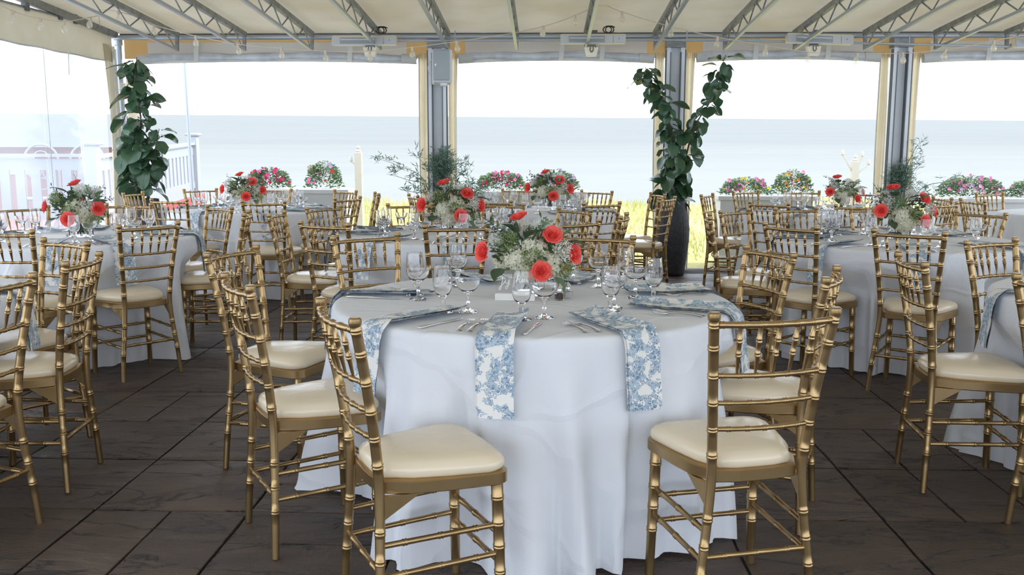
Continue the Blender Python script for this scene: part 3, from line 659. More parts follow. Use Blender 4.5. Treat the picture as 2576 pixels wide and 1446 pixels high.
string([(-0.9, 9.62, 2.385), (-0.3, 9.6, 2.47), (0.12, 9.5, 2.56), (0.53, 9.3, 2.70)], (-0.02, 0.3), 'bulb string rising to the truss in the middle of the eave')
string([(0.53, 9.3, 2.70), (0.72, 9.35, 2.63), (1.15, 9.5, 2.525), (1.68, 9.6, 2.42), (2.15, 9.6, 2.34), (2.62, 9.6, 2.27), (3.10, 9.6, 2.26), (3.6, 9.6, 2.27), (4.05, 9.6, 2.32), (4.45, 9.6, 2.40), (4.9, 9.5, 2.48)],
       (0.72, 1.2, 1.70, 2.13, 2.58, 3.05, 3.45, 3.9, 4.35, 4.72), 'bulb string sagging along the eave on the right')
# ------------------------------------------------------------------ chairs
TABLES = {   # x, y, phrase
    'T1': (0.08, 3.62, 'front centre table'), 'T2': (-0.45, 6.45, 'middle table behind the front one'), 'TL': (-2.87, 6.22, 'left table beside the clear wall'),
    'TR': (2.47, 6.03, 'right middle table'), 'BL': (-2.74, 3.62, 'table cut by the left frame edge'), 'BR': (2.72, 3.66, 'table cut by the lower right edge'),
    'B1': (-2.47, 9.02, 'back left table'), 'B2': (0.22, 8.9, 'back centre table'), 'B3': (2.86, 8.65, 'back right table'), 'B4': (5.25, 8.6, 'farthest table at the right edge')}
CH = [
('T1',-0.475,2.529,-64.8),('T1',-0.908,3.091,-60.8),('T1',-1.199,4.038,-108.3),('T1',-0.732,4.726,-144.1),('T1',0.433,4.737,-200.7),('T1',1.109,4.063,-251.8),('T1',1.127,3.307,65.7),('T1',0.706,2.495,13.5),
('T2',-0.317,5.378,12.4),('T2',-1.100,5.527,-29.4),('T2',-1.582,6.365,-92.4),('T2',-1.397,7.045,-122.4),('T2',-0.80,7.45,-162.0),('T2',-0.074,7.515,-204.0),('T2',0.449,6.856,-234.6),('T2',0.735,6.235,77.0),('T2',0.394,5.698,38.6),
('TL',-3.599,6.972,-132.3),('TL',-2.990,7.392,-183.6),('TL',-2.183,7.063,-223.7),('TL',-1.797,6.396,-258.9),('TL',-2.087,5.431,48.7),('TL',-2.706,4.997,-8.0),
('TR',1.292,6.175,-101.3),('TR',1.583,6.734,-135.6),('TR',2.092,6.985,-160.1),('TR',2.692,7.02,-185.0),('TR',3.248,6.561,-237.5),('TR',3.13,5.2,36.0),('TR',2.109,5.018,-36.0),('TR',1.597,5.423,-53.2),
('BL',-2.104,4.432,-213.6),('BL',-1.710,3.746,-265.8),('BL',-1.707,3.070,74.0),
('BR',1.595,3.759,-96.7),('BR',2.30,4.52,-152.0),('BR',1.80,3.08,-74.0),
('B1',-2.912,8.050,-18.4),('B1',-2.041,7.781,-4.8),('B1',-1.454,8.399,61.7),('B1',-1.314,9.226,-256.2),('B1',-1.725,9.826,-222.3),('B1',-2.528,10.163,-192.3),('B1',-3.309,10.089,-138.7),('B1',-3.701,9.272,-97.8),
('B2',-0.922,8.858,-70.7),('B2',-0.771,9.799,-125.7),('B2',0.071,10.194,-193.7),('B2',0.871,9.783,-214.3),('B2',1.416,9.234,-256.4),('B2',1.389,8.495,58.0),('B2',0.724,7.642,30.6),('B2',-0.177,7.953,-17.7),
('B3',1.867,9.092,-119.3),('B3',2.428,9.869,-149.2),('B3',2.086,7.702,-47.4),('B3',2.70,7.38,0.0),('B3',3.892,8.589,-269.2),('B3',3.510,7.689,35.3),('B3',3.513,9.45,-213.2),('B3',3.0,9.83,-180.0),
('B4',4.774,9.493,-158.5),('B4',3.973,8.186,-84.0)]
BACK_Y = 0.235
def ringed(pts, base, rings, amp=0.0019, hw=0.0028, n=10, taper=None):
    """tube along pts with double bamboo rings at arc-length fractions"""
    pts = [Vector(p) for p in pts]
    L = [0.0]
    for a, b_ in zip(pts, pts[1:]): L.append(L[-1] + (b_ - a).length)
    T = L[-1]
    def at(s):
        for i in range(len(L) - 1):
            if s <= L[i + 1] + 1e-9: return pts[i].lerp(pts[i + 1], (s - L[i]) / max(L[i + 1] - L[i], 1e-9))
        return pts[-1]
    S_ = {round(x, 5): 0.0 for x in L}
    for r_ in rings:
        c = r_ * T
        for k, a in ((-3, 0), (-2, 1), (-1, 0.9), (0, 0.05), (1, 0.9), (2, 1), (3, 0)):
            s = c + k * hw
            if 0 < s < T: S_[round(s, 5)] = a * amp
    for r_ in rings:
        c = r_ * T
        for s in list(S_):
            if S_[s] == 0.0 and abs(s - c) < 2.9 * hw: del S_[s]
    ss = sorted(S_)
    rad = [(base if taper is None else base * taper(s / T)) + S_[s] for s in ss]
    return MB().tube([at(s) for s in ss], rad, n)
post_pts = [(0.180, -0.187, 0.0), (0.168, -0.180, 0.15), (0.150, -0.172, 0.30), (0.140, -0.168, 0.42), (0.141, -0.172, 0.50), (0.150, -0.186, 0.62), (0.164, -0.209, 0.76), (0.1785, -BACK_Y, 0.893)]
PP = catmull(post_pts, 4)
def post_at(z):
    for a, b_ in zip(PP, PP[1:]):
        if a.z <= z <= b_.z: return a.lerp(b_, (z - a.z) / (b_.z - a.z))
    return PP[-1]
def zf(z):
    tot = sum((b_ - a).length for a, b_ in zip(PP, PP[1:])); s = 0
    for a, b_ in zip(PP, PP[1:]):
        if b_.z <= z: s += (b_ - a).length
        else: s += (b_ - a).length * max(0, (z - a.z) / (b_.z - a.z)); break
    return s / tot
def mirror(mb):
    q = MB(); q.v = [(-x, y, z) for x, y, z in mb.v]; q.f = [tuple(reversed(f)) for f in mb.f]; return q
pm = ringed(PP, 0.0134, [zf(z) for z in (0.155, 0.235, 0.315, 0.50, 0.578, 0.655, 0.735, 0.815, 0.878)], n=12, taper=lambda t: 0.92 + 0.16 * min(1, t * 2.2))
c_ = PP[-1]
pm.lathe([(0.0130, -0.004), (0.0165, 0.001), (0.0172, 0.009), (0.0168, 0.018), (0.013, 0.022)], 14, c=(c_.x, c_.y, c_.z))
CM = {}
CM['post_r'] = pm.mesh('back_post', 'gold'); CM['post_l'] = mirror(pm).mesh('back_post', 'gold')
def rail(z, r, rings, bow):
    p = post_at(z)
    return ringed([(p.x * (-1 + 2 * k / 10), p.y - bow * (1 - (-1 + 2 * k / 10) ** 2), p.z) for k in range(11)], r, rings, amp=0.0017, hw=0.0025, n=10).mesh('back_rail', 'gold')
CM['rails'] = [rail(0.880, 0.0092, (0.06, 0.22, 0.36, 0.5, 0.64, 0.78, 0.94), 0.030), rail(0.735, 0.0072, (0.06, 0.22, 0.36, 0.5, 0.64, 0.78, 0.94), 0.026),
               rail(0.655, 0.0070, (0.15, 0.33, 0.5, 0.67, 0.85), 0.023), rail(0.578, 0.0070, (0.15, 0.33, 0.5, 0.67, 0.85), 0.02)]
CM['spindles'] = []
for fx in (-0.62, -0.31, 0.0, 0.31, 0.62):
    a, b_ = post_at(0.735), post_at(0.876)
    p0 = (a.x * fx, a.y - 0.026 * (1 - fx * fx), 0.740); p1 = (b_.x * fx, b_.y - 0.030 * (1 - fx * fx), 0.874)
    CM['spindles'].append(ringed([p0, p1], 0.0060, (0.42, 0.72), amp=0.0022, hw=0.003, n=8, taper=lambda t: 0.6 + 0.55 * min(1, t * 2.5) - 0.25 * max(0, t - 0.8)).mesh('spindle', 'gold'))
fm = ringed([(0.176, 0.176, 0.0), (0.166, 0.166, 0.42)], 0.0165, (0.36, 0.54, 0.70, 0.88), n=12, taper=lambda t: 0.86 + 0.22 * t)
CM['leg_r'] = fm.mesh('front_leg', 'gold'); CM['leg_l'] = mirror(fm).mesh('front_leg', 'gold')
def strch(a, b_): return ringed([a, b_], 0.0082, (0.2, 0.5, 0.8), amp=0.0019, hw=0.0027, n=10).mesh('stretcher', 'gold')
def fleg(z): return (0.176 - 0.010 * z / 0.41, 0.176 - 0.010 * z / 0.41)
st_ = []
for z in (0.29, 0.205):
    fx, fy = fleg(z); p = post_at(z)
    for s in (-1, 1): st_.append(strch((s * fx, fy, z), (s * p.x, p.y, z - 0.012)))
for z in (0.262, 0.178):
    fx, fy = fleg(z); st_.append(strch((-fx, fy, z), (fx, fy, z)))
p = post_at(0.205); st_.append(strch((-p.x, p.y, 0.205), (p.x, p.y, 0.205)))
CM['stretchers'] = st_
def outline(hw_f, hw_b, yf, yb, rc, n=5):
    """seat plan: wide front with round corners, narrower back"""
    pts = []
    for k in range(n + 1):
        a = R(90) * k / n; pts.append((hw_f - rc + rc * math.sin(a), yf - rc + rc * math.cos(a)))
    pts.append((hw_f - (hw_f - hw_b) * 0.5 + 0.006, (yf + yb) / 2))
    pts.append((hw_b + 0.008, yb + 0.075)); pts.append((hw_b - 0.018, yb + 0.028)); pts.append((hw_b - 0.030, yb)); pts.append((0.06, yb - 0.012))
    full = [(0, yf + 0.004)] + pts + [(0, yb - 0.014)] + [(-x, y) for x, y in reversed(pts)]
    return list(reversed(full))
def stack(ol, levels, name, m):
    n = len(ol); vs_, fs = [], []
    for s, z, oy in levels: vs_ += [(x * s, 0.01 + (y - 0.01) * s + oy, z) for x, y in ol]
    for i in range(len(levels) - 1):
        for k in range(n): fs.append((i * n + k, i * n + (k + 1) % n, (i + 1) * n + (k + 1) % n, (i + 1) * n + k))
    fs.append(tuple(range(n - 1, -1, -1))); fs.append(tuple((len(levels) - 1) * n + k for k in range(n)))
    return MB().add(vs_, fs)
sf = stack(outline(0.197, 0.155, 0.200, -0.160, 0.045), [(0.97, 0.414, 0), (1, 0.418, 0), (1, 0.448, 0), (0.97, 0.452, 0)], 'seat_frame', 'gold')
for s in (-1, 1):
    sf.add([(s * 0.138, -0.160, 0.416), (s * 0.150, -0.160, 0.416), (s * 0.150, -0.165, 0.345), (s * 0.138, -0.165, 0.345), (s * 0.150, -0.06, 0.416), (s * 0.164, -0.06, 0.416)],
           [(0, 1, 2, 3), (0, 3, 4), (1, 5, 2), (3, 2, 5, 4), (0, 4, 5, 1)])
CM['frame'] = sf.mesh('seat_frame', 'gold')
cu = stack(outline(0.192, 0.138, 0.196, -0.150, 0.06), [(0.95, 0.450, 0), (1.0, 0.457, 0), (1.016, 0.467, 0), (1.005, 0.479, 0), (0.96, 0.490, 0), (0.87, 0.4985, 0), (0.68, 0.505, 0), (0.35, 0.509, 0), (0.05, 0.510, 0)], 'cushion', 'cushion')
CM['cushion'] = cu.mesh('cushion', 'cushion', True, False)
HOURS = ['twelve', 'one', 'two', 'three', 'four', 'five', 'six', 'seven', 'eight', 'nine', 'ten', 'eleven']
used_clock = {}
def clock(key, x, y, tab):
    cx_, cy_ = TABLES[tab][:2]
    h = (3 - math.degrees(math.atan2(y - cy_, x - cx_)) / 30) % 12
    k = round(h * 2) % 24
    for d in (0, 1, -1, 2, -2, 3, -3):
        q = (k + d) % 24
        if (key, tab, q) not in used_clock:
            used_clock[(key, tab, q)] = 1; k = q; break
    return ('half past ' if k % 2 else '') + HOURS[k // 2] + (" o'clock" if k % 2 == 0 else '')
chair_pos = {t: [] for t in TABLES}
for (tab, x, y, rot) in CH:
    a = R(rot); fx, fy = -math.sin(a), math.cos(a)
    ox, oy = x + fx * BACK_Y, y + fy * BACK_Y
    c = empty('chiavari_chair', (ox, oy, 0), a)
    tag(c, 'gold ivory-cushioned chair, %s at the %s' % (clock('c', x, y, tab), TABLES[tab][2]), 'chair', 'gold chairs around the banquet tables')
    for k, nm in (('frame', 'seat_frame'), ('cushion', 'cushion'), ('post_r', 'back_post'), ('post_l', 'back_post'), ('leg_r', 'front_leg'), ('leg_l', 'front_leg')): ob(nm, CM[k], c)
    for q in CM['rails']: ob('back_rail', q, c)
    for q in CM['spindles']: ob('spindle', q, c)
    for q in CM['stretchers']: ob('stretcher', q, c)
    chair_pos[tab].append((ox, oy, a))

# ------------------------------------------------------------------ tablecloths
RT, ZT = 0.762, 0.762
def tablecloth(tab, na, nt, seed, hang=None):
    cx_, cy_, ph = TABLES[tab]
    rnd = random.Random(seed)
    waves = [(k, rnd.uniform(0, 6.28), rnd.uniform(0.6, 1.1)) for k in (9, 14, 20, 27)]
    folds = []
    nf = 27
    for q in range(nf):
        folds.append((2 * math.pi * (q + rnd.uniform(-.3, .3)) / nf, rnd.uniform(0.032, 0.065), rnd.uniform(0.05, 0.11) * rnd.choice((1, 1, 1, 0.4)), rnd.uniform(0.0, 0.30), rnd.uniform(-.06, .06)))
    def limit(phi):                               # a chair pushed in presses the cloth back
        best = 9.0
        ux, uy = math.cos(phi), math.sin(phi)
        for (ox, oy, a) in chair_pos[tab] + [q for t2 in chair_pos if t2 != tab for q in chair_pos[t2]]:
            dx, dy = ox - cx_, oy - cy_
            if dx * dx + dy * dy > 1.6: continue
            fx, fy = -math.sin(a), math.cos(a); rx_, ry_ = math.cos(a), math.sin(a)
            r = 0.45
            while r < 1.0:
                px, py = ux * r - dx, uy * r - dy
                lx, ly = px * rx_ + py * ry_, px * fx + py * fy
                if abs(lx) < 0.225 and -0.24 < ly < 0.228: best = min(best, r); break
                r += 0.01
        return best
    lim = [limit(2 * math.pi * i / na) for i in range(na)]
    sm = lim[:]
    for _ in range(3):
        sm = [min(sm[i], (sm[i - 1] + sm[i] + sm[(i + 1) % na]) / 3 if max(sm[i - 1], sm[i], sm[(i + 1) % na]) < 8 else min(sm[i - 1] + 0.035, sm[i], sm[(i + 1) % na] + 0.035)) for i in range(na)]
    rows = [(0.0001, 0, 0), (0.25, 0, 0), (0.5, 0, 0), (0.68, 0, 0), (0.735, 0, 0), (RT - 0.012, -0.001, 0), (RT - 0.003, -0.005, 0), (RT + 0.003, -0.014, 0), (RT + 0.005, -0.028, 0)]
    vs_, fs, info = [], [], []
    for r, dz, _ in rows:
        for i in range(na):
            a = 2 * math.pi * i / na
            vs_.append((r * math.cos(a), r * math.sin(a), ZT + dz))
    for j in range(1, nt + 1):
        t = j / nt
        for i in range(na):
            a = 2 * math.pi * i / na
            f = 0.0
            for k, p_, w_ in waves: f += w_ * (abs(math.sin(k * a / 2 + p_ + 0.3 * t + 0.35 * math.sin(2 * a + p_))) ** 1.3 - 0.5) * (1.0 if k < 16 else 0.6)
            amp = 0.002 + 0.115 * t ** 1.35
            r = RT + 0.006 + 0.075 * t ** 1.2 + 0.25 * amp * f + 0.007 * min(1, t * 5) * (math.sin(19 * a + seed) + 0.8 * math.sin(31 * a + 2 * seed))
            for (fa, fw, fm_, ft, fd) in folds:
                if t <= ft: continue
                da = (a - fa - fd * t + math.pi) % (2 * math.pi) - math.pi
                if abs(da) < 3.2 * fw:
                    g_ = ((t - ft) / (1 - ft)) ** 1.1
                    r += fm_ * g_ * (math.exp(-(da / fw) ** 2) - 0.45 * math.exp(-((abs(da) - 1.9 * fw) / (0.8 * fw)) ** 2))
            z = (ZT - 0.028) * (1 - t) + 0.004 + (0.010 * max(0, math.sin(3 * a + seed)) if j == nt else 0)
            L_ = sm[i]
            if L_ < 8:
                b_ = min(1, max(0, (0.66 - z) / 0.14)); r = min(r, r * (1 - b_) + (L_ - 0.014 - 0.016 * t * (1 + math.sin(23 * a + seed)) - 0.010 * t * (1 + math.sin(37 * a))) * b_)
            vs_.append((r * math.cos(a), r * math.sin(a), z))
    nr = len(rows) + nt
    for j in range(nr - 1):
        for i in range(na):
            fs.append((j * na + i, j * na + (i + 1) % na, (j + 1) * na + (i + 1) % na, (j + 1) * na + i))
    fs = [tuple(reversed(f)) for f in fs]
    me = MB().add(vs_, fs).mesh('tablecloth', 'cloth', True, False)
    o = ob('tablecloth', me, None, (cx_, cy_, 0))
    tag(o, 'white floor-length tablecloth draped over the %s' % ph, 'tablecloth', 'white tablecloths')
for i, tab in enumerate(TABLES): tablecloth(tab, 256 if tab == 'T1' else 208, 28 if tab == 'T1' else 18, 11 + i)

# ------------------------------------------------------------------ place settings
TOP = ZT + 0.001
def napkin_mesh(drop, tw, seed):
    rnd = random.Random(seed); hw = 0.058
    path = [(-0.40, 0.012), (-0.45, 0.011), (-0.52, 0.007), (-0.62, 0.006), (-0.70, 0.006), (-RT + 0.012, 0.006), (-RT - 0.004, 0.000), (-RT - 0.016, -0.016), (-RT - 0.021, -0.04)]
    n = 8
    for k in range(1, n + 1): path.append((-RT - 0.021 - 0.022 * (k / n), -0.04 - (drop - 0.04) * k / n))
    cum = [0]
    for a, b_ in zip(path, path[1:]): cum.append(cum[-1] + math.hypot(a[0] - b_[0], a[1] - b_[1]))
    m = MB(); m.uv = []
    nu = 8
    def layer(off, lift, w_, cut):
        vs_, fs = [], []
        pth = path[: len(path) - cut]
        for j, (y, z) in enumerate(pth):
            s = cum[j]
            on_top = y > -RT + 0.005
            for i in range(nu + 1):
                u = -1 + 2 * i / nu
                curl = 0.016 * max(0, u) ** 2 * (1 if on_top else 0.35) * (1 if j else 1.2)
                x = u * hw * w_ * (1 - 0.10 * (s < 0.05)) + off + tw * s
                dz = lift + curl + 0.0015 * math.sin(9 * s * 6 + u * 3)
                if on_top: vs_.append((x, y, TOP + z + dz * 0.8))
                else: vs_.append((x, y - dz, TOP + z))
                m.uv.append((x * 1.0, s))
        for j in range(len(pth) - 1):
            for i in range(nu): fs.append((j * (nu + 1) + i, j * (nu + 1) + i + 1, (j + 1) * (nu + 1) + i + 1, (j + 1) * (nu + 1) + i))
        m.add(vs_, fs)
    layer(0, 0.010, 1.0, 0); layer(-0.006, 0.0055, 1.0, 1); layer(-0.004, 0.0015, 0.97, 0)
    return m.mesh('napkin', 'toile', True, False)
def fork_mesh(L_):
    m = MB()
    def fn(u, v):                                 # handle, from end (v=0) to neck
        w_ = 0.0085 - 0.0055 * v ** 0.6 + (0.002 if v < .12 else 0); return ((-1 + 2 * u) * w_, -L_ / 2 + v * L_ * 0.62, TOP + 0.004 + 0.010 * math.sin(v * 2.6) * 0.6 + 0.0014 * (1 - (2 * u - 1) ** 2))
    m.grid(fn, 4, 12)
    def hd(u, v):
        w_ = 0.003 + 0.0095 * min(1, v * 1.6) ** 0.7; return ((-1 + 2 * u) * w_, -L_ / 2 + L_ * (0.62 + 0.12 * v), TOP + 0.009 - 0.004 * v + 0.0012 * (1 - (2 * u - 1) ** 2))
    m.grid(hd, 4, 5)
    y0 = -L_ / 2 + L_ * 0.735
    for k in range(4):
        x = -0.0105 + 0.007 * k
        m.add([(x - 0.0019, y0, TOP + 0.006), (x + 0.0019, y0, TOP + 0.006), (x + 0.0012, L_ / 2, TOP + 0.010), (x - 0.0012, L_ / 2, TOP + 0.010),
               (x - 0.0019, y0, TOP + 0.004), (x + 0.0019, y0, TOP + 0.004), (x + 0.0012, L_ / 2, TOP + 0.0085), (x - 0.0012, L_ / 2, TOP + 0.0085)],
              [(0, 1, 2, 3), (7, 6, 5, 4), (0, 4, 5, 1), (1, 5, 6, 2), (2, 6, 7, 3), (3, 7, 4, 0)])
    bt = len(m.f); 
    q = [(x, y, z - 0.0018) for x, y, z in m.v[:13 * 5 + 6 * 5]]
    o = len(m.v); m.v += q
    m.f += [tuple(i + o for i in reversed(f)) for f in m.f[:bt] if max(f) < 13 * 5 + 6 * 5]
    return m.mesh('fork', 'silver', True, False)
def knife_mesh(L_):
    m = MB()
    prof = [(-L_ / 2, 0.004, 0.003), (-L_ / 2 + 0.006, 0.0085, 0.004), (-L_ / 2 + 0.03, 0.0088, 0.0045), (-0.03, 0.0055, 0.0042), (0.0, 0.0055, 0.004), (0.008, 0.0075, 0.002), (0.05, 0.0095, 0.0012), (L_ / 2 - 0.02, 0.009, 0.001), (L_ / 2, 0.002, 0.0008)]
    vs_, fs = [], []
    for y, w_, h in prof:
        for k in range(8):
            a = 2 * math.pi * k / 8; vs_.append((w_ * math.cos(a), y, TOP + 0.0046 + h * math.sin(a)))
    for j in range(len(prof) - 1):
        for k in range(8): fs.append((j * 8 + k, j * 8 + (k + 1) % 8, (j + 1) * 8 + (k + 1) % 8, (j + 1) * 8 + k))
    fs.append(tuple(range(7, -1, -1))); fs.append(tuple((len(prof) - 1) * 8 + k for k in range(8)))
    return m.add(vs_, fs).mesh('knife', 'silver', True, False)
nap_m = [napkin_mesh(d, t, i) for i, (d, t) in enumerate(((0.235, 0.0), (0.215, 0.06), (0.225, -0.05), (0.245, 0.03)))]
fork_m = [fork_mesh(0.195), fork_mesh(0.175)]; knife_m = knife_mesh(0.225)
goblet_m = MB().lathe([(0.036, 0.0), (0.035, 0.003), (0.018, 0.009), (0.0085, 0.016), (0.007, 0.026), (0.0095, 0.037), (0.006, 0.045), (0.012, 0.054), (0.026, 0.068), (0.034, 0.090), (0.0355, 0.112), (0.033, 0.140), (0.0305, 0.168), (0.0293, 0.1685),
                       (0.0318, 0.140), (0.0342, 0.112), (0.0325, 0.090), (0.0245, 0.070), (0.010, 0.058), (0.001, 0.0565)], 24, capt=False).mesh('water_goblet', 'glass', True, True)
coupe_m = MB().lathe([(0.034, 0.0), (0.033, 0.003), (0.016, 0.009), (0.007, 0.016), (0.0055, 0.030), (0.0095, 0.041), (0.0055, 0.050), (0.006, 0.062), (0.014, 0.070), (0.032, 0.084), (0.0425, 0.100), (0.0455, 0.118), (0.0443, 0.1185),
                      (0.0412, 0.101), (0.031, 0.0865), (0.014, 0.0735), (0.001, 0.0725)], 24, capt=False).mesh('champagne_coupe', 'glass', True, True)
def place(me, name, tab, phi, lx, r, label, cat, group, rj=0.0, world=None, z=None):
    cx_, cy_ = TABLES[tab][:2]; th = phi + R(90)
    if world is None:
        x = cx_ + lx * math.cos(th) - (-r) * math.sin(th); y = cy_ + lx * math.sin(th) + (-r) * math.cos(th)
    else: x, y = world
    o = ob(name, me, None, (x, y, 0 if z is None else z), (0, 0, th + rj))
    return tag(o, label, cat, group)
T1G = {  # measured foot positions of the glasses on the front table: setting index -> goblet, coupe
    0: ((-0.246, 3.323), (-0.157, 3.324)), 1: ((0.033, 3.175), (0.111, 3.206)), 2: ((0.351, 3.329), (0.372, 3.40)), 3: ((0.538, 3.560), (0.481, 3.648)),
    4: ((0.475, 3.926), (0.364, 3.948)), 5: ((0.173, 4.150), (0.265, 4.06)), 6: ((-0.233, 4.07), (-0.231, 3.95)), 7: ((-0.385, 3.72), (-0.361, 3.60))}
SETS = {'T1': [-130, -100.5, -67, -25, 20, 68, 112, 170]}
for tab in ('T2', 'TL', 'TR', 'B1', 'B2', 'B3'):
    cx_, cy_ = TABLES[tab][:2]
    SETS[tab] = [math.degrees(math.atan2(oy - cy_, ox - cx_)) for ox, oy, a in chair_pos[tab]]
SETS['TL'] += [-150, 175]
SETS['BL'] = [12]; SETS['BR'] = [171]
rs = random.Random(21)
for tab, angs in SETS.items():
    ph = TABLES[tab][2]; cx_, cy_ = TABLES[tab][:2]
    for i, deg in enumerate(angs):
        phi = R(deg)
        ck = clock('s', cx_ + math.cos(phi), cy_ + math.sin(phi), tab)
        jit = rs.uniform(-0.05, 0.05)
        place(nap_m[(i + len(ph)) % 4], 'napkin', tab, phi, 0.0, 0.0, 'blue floral napkin, %s on the %s' % (ck, ph), 'napkin', 'blue and white napkins').rotation_euler.z += jit
        if tab in ('BL', 'BR'): continue
        if tab == 'T1': gp, cp = T1G[i]
        else: gp = cp = None
        place(goblet_m, 'water_goblet', tab, phi, 0.105 + rs.uniform(-.02, .02), 0.44, 'clear water goblet at %s on the %s' % (ck, ph), 'glass', 'water goblets', world=gp, z=TOP)
        place(coupe_m, 'champagne_coupe', tab, phi, 0.19 + rs.uniform(-.02, .02), 0.43 + rs.uniform(-.03, .03), 'shallow champagne coupe at %s on the %s' % (ck, ph), 'glass', 'champagne coupes', world=cp, z=TOP)
        if tab in ('T1', 'T2', 'TL', 'TR'):
            place(fork_m[0], 'fork', tab, phi, -0.085, 0.60, 'dinner fork, %s on the %s' % (ck, ph), 'fork', 'dinner forks', rs.uniform(-.12, .05))
            place(fork_m[1], 'fork', tab, phi, -0.125, 0.605, 'outer salad fork, %s on the %s' % (ck, ph), 'fork', 'salad forks', rs.uniform(-.1, .05))
            place(knife_m, 'knife', tab, phi, 0.10, 0.61, 'table knife, %s on the %s' % (ck, ph), 'knife', 'table knives', rs.uniform(-.1, .1))
# ------------------------------------------------------------------ flowers
def rose_mesh(seed):
    rnd = random.Random(seed); m = MB()
    rings = [(3, 0.0055, 0.034, -0.12), (3, 0.010, 0.036, 0.02), (4, 0.016, 0.037, 0.12), (5, 0.023, 0.036, 0.28), (5, 0.030, 0.034, 0.50), (6, 0.037, 0.030, 0.78)]
    for ri, (n, rad, h, flare) in enumerate(rings):
        for k in range(n):
            a0 = 2 * math.pi * k / n + ri * 0.7 + rnd.uniform(-.12, .12); sp = 2 * math.pi / n * 0.72
            hh = h * rnd.uniform(0.90, 1.10); wv = rnd.uniform(0, 6.28)
            def fn(u, v, a0=a0, sp=sp, hh=hh, rad=rad, flare=flare, wv=wv):
                uu = -1 + 2 * u
                a = a0 + uu * sp * (0.55 + 0.45 * math.sin(min(1, v * 1.3) * 1.57))
                z = hh * (v - 0.20 * uu * uu * v)
                curl = flare * 0.020 * v ** 2.2 + (0.006 * max(0, v - 0.75) * 4 * flare)
                r = 0.003 + (rad - 0.003) * math.sin(min(1.0, v * 1.5 + 0.1) * 1.57) + curl + 0.0022 * uu + 0.0016 * v * math.sin(3 * uu + wv)
                return (r * math.cos(a), r * math.sin(a), z - 0.010 * max(0, flare) * v ** 3 + 0.0015 * v * math.sin(4 * uu + wv))
            m.grid(fn, 5, 5)
    m.lathe([(0.002, -0.006), (0.012, 0.0), (0.020, 0.008), (0.012, 0.02)], 10)
    return m.mesh('rose', 'rose', True, False)
def hydrangea_mesh(seed, R0=0.058):
    rnd = random.Random(seed); m = MB(); n = 104
    for k in range(n):
        z = 1 - 2 * (k + 0.5) / n
        if z < -0.55: continue
        ph = k * 2.39996; r = math.sqrt(1 - z * z)
        nrm = Vector((r * math.cos(ph), r * math.sin(ph), z)); u = nrm.orthogonal().normalized(); v = nrm.cross(u)
        c = nrm * R0 * rnd.uniform(0.92, 1.06); a0 = rnd.uniform(0, 1.57); s = rnd.uniform(0.0125, 0.0165)
        for q in range(4):
            a = a0 + q * 1.5708
            d = u * math.cos(a) + v * math.sin(a); e_ = v * math.cos(a) - u * math.sin(a)
            lift = rnd.uniform(-0.001, 0.005)
            m.add([c - nrm * 0.003, c + d * s * 0.55 + e_ * s * 0.48 + nrm * lift * 0.3, c + d * s * 1.05 + e_ * s * 0.2 + nrm * lift, c + d * s * 1.05 - e_ * s * 0.2 + nrm * (lift + .001), c + d * s * 0.55 - e_ * s * 0.48 + nrm * lift * 0.3], [(0, 1, 2), (0, 2, 3), (0, 3, 4)])
    m.lathe([(0.01, -0.03), (R0 * 0.70, -0.02), (R0 * 0.76, 0.010), (R0 * 0.52, 0.036), (0.01, 0.046)], 12)
    return m.mesh('hydrangea', 'hydrangea', True, False)
def leaf_mesh(L_, wd, m_, cup=0.2, droop=0.25, name='leaf', wav=0.0, fiddle=False):
    def fn(u, v):
        uu = -1 + 2 * u
        if fiddle: prof = math.sin(math.pi * min(0.9995, v ** 1.35)) ** 0.58 + 0.012
        else: prof = math.sin(math.pi * min(0.999, v ** 0.85)) ** 0.8 + 0.02
        x = uu * wd / 2 * prof
        return (x, v * L_, cup * abs(uu) ** 1.5 * wd * prof * 0.5 - droop * L_ * v * v + wav * wd * math.sin(v * 9 + uu * 2) * abs(uu))
    mm = MB().grid(fn, 6, 12 if fiddle else 8)
    mm.tube([fn(0.5, k / 6) for k in range(7)], [0.0022 * (1.2 - k / 6) * L_ / 0.2 + 0.0004 for k in range(7)], 4)
    return mm.mesh(name, m_, True, False)
def sprig_mesh(m_, L_, ll, lw, n, seed, name='sprig', spread=0.9):
    rnd = random.Random(seed); m = MB()
    bend = rnd.uniform(-.25, .25)
    sp = lambda t: Vector((bend * L_ * t * t, 0.12 * L_ * math.sin(t * 3), L_ * t))
    m.tube([sp(k / 6) for k in range(7)], [0.0018 * (1.1 - k / 6) + .0005 for k in range(7)], 4)
    for k in range(n):
        t = 0.25 + 0.75 * k / n; p = sp(t); a = k * 2.4 + rnd.uniform(-.3, .3)
        d = Vector((math.cos(a), math.sin(a), spread * 0.8)).normalized(); s = d.orthogonal().normalized()
        l2 = ll * rnd.uniform(0.7, 1.1); w2 = lw * rnd.uniform(0.8, 1.1)
        m.add([p, p + d * l2 * 0.5 + s * w2 / 2, p + d * l2, p + d * l2 * 0.5 - s * w2 / 2], [(0, 1, 2), (0, 2, 3)])
    return m.mesh(name, m_, True, False)
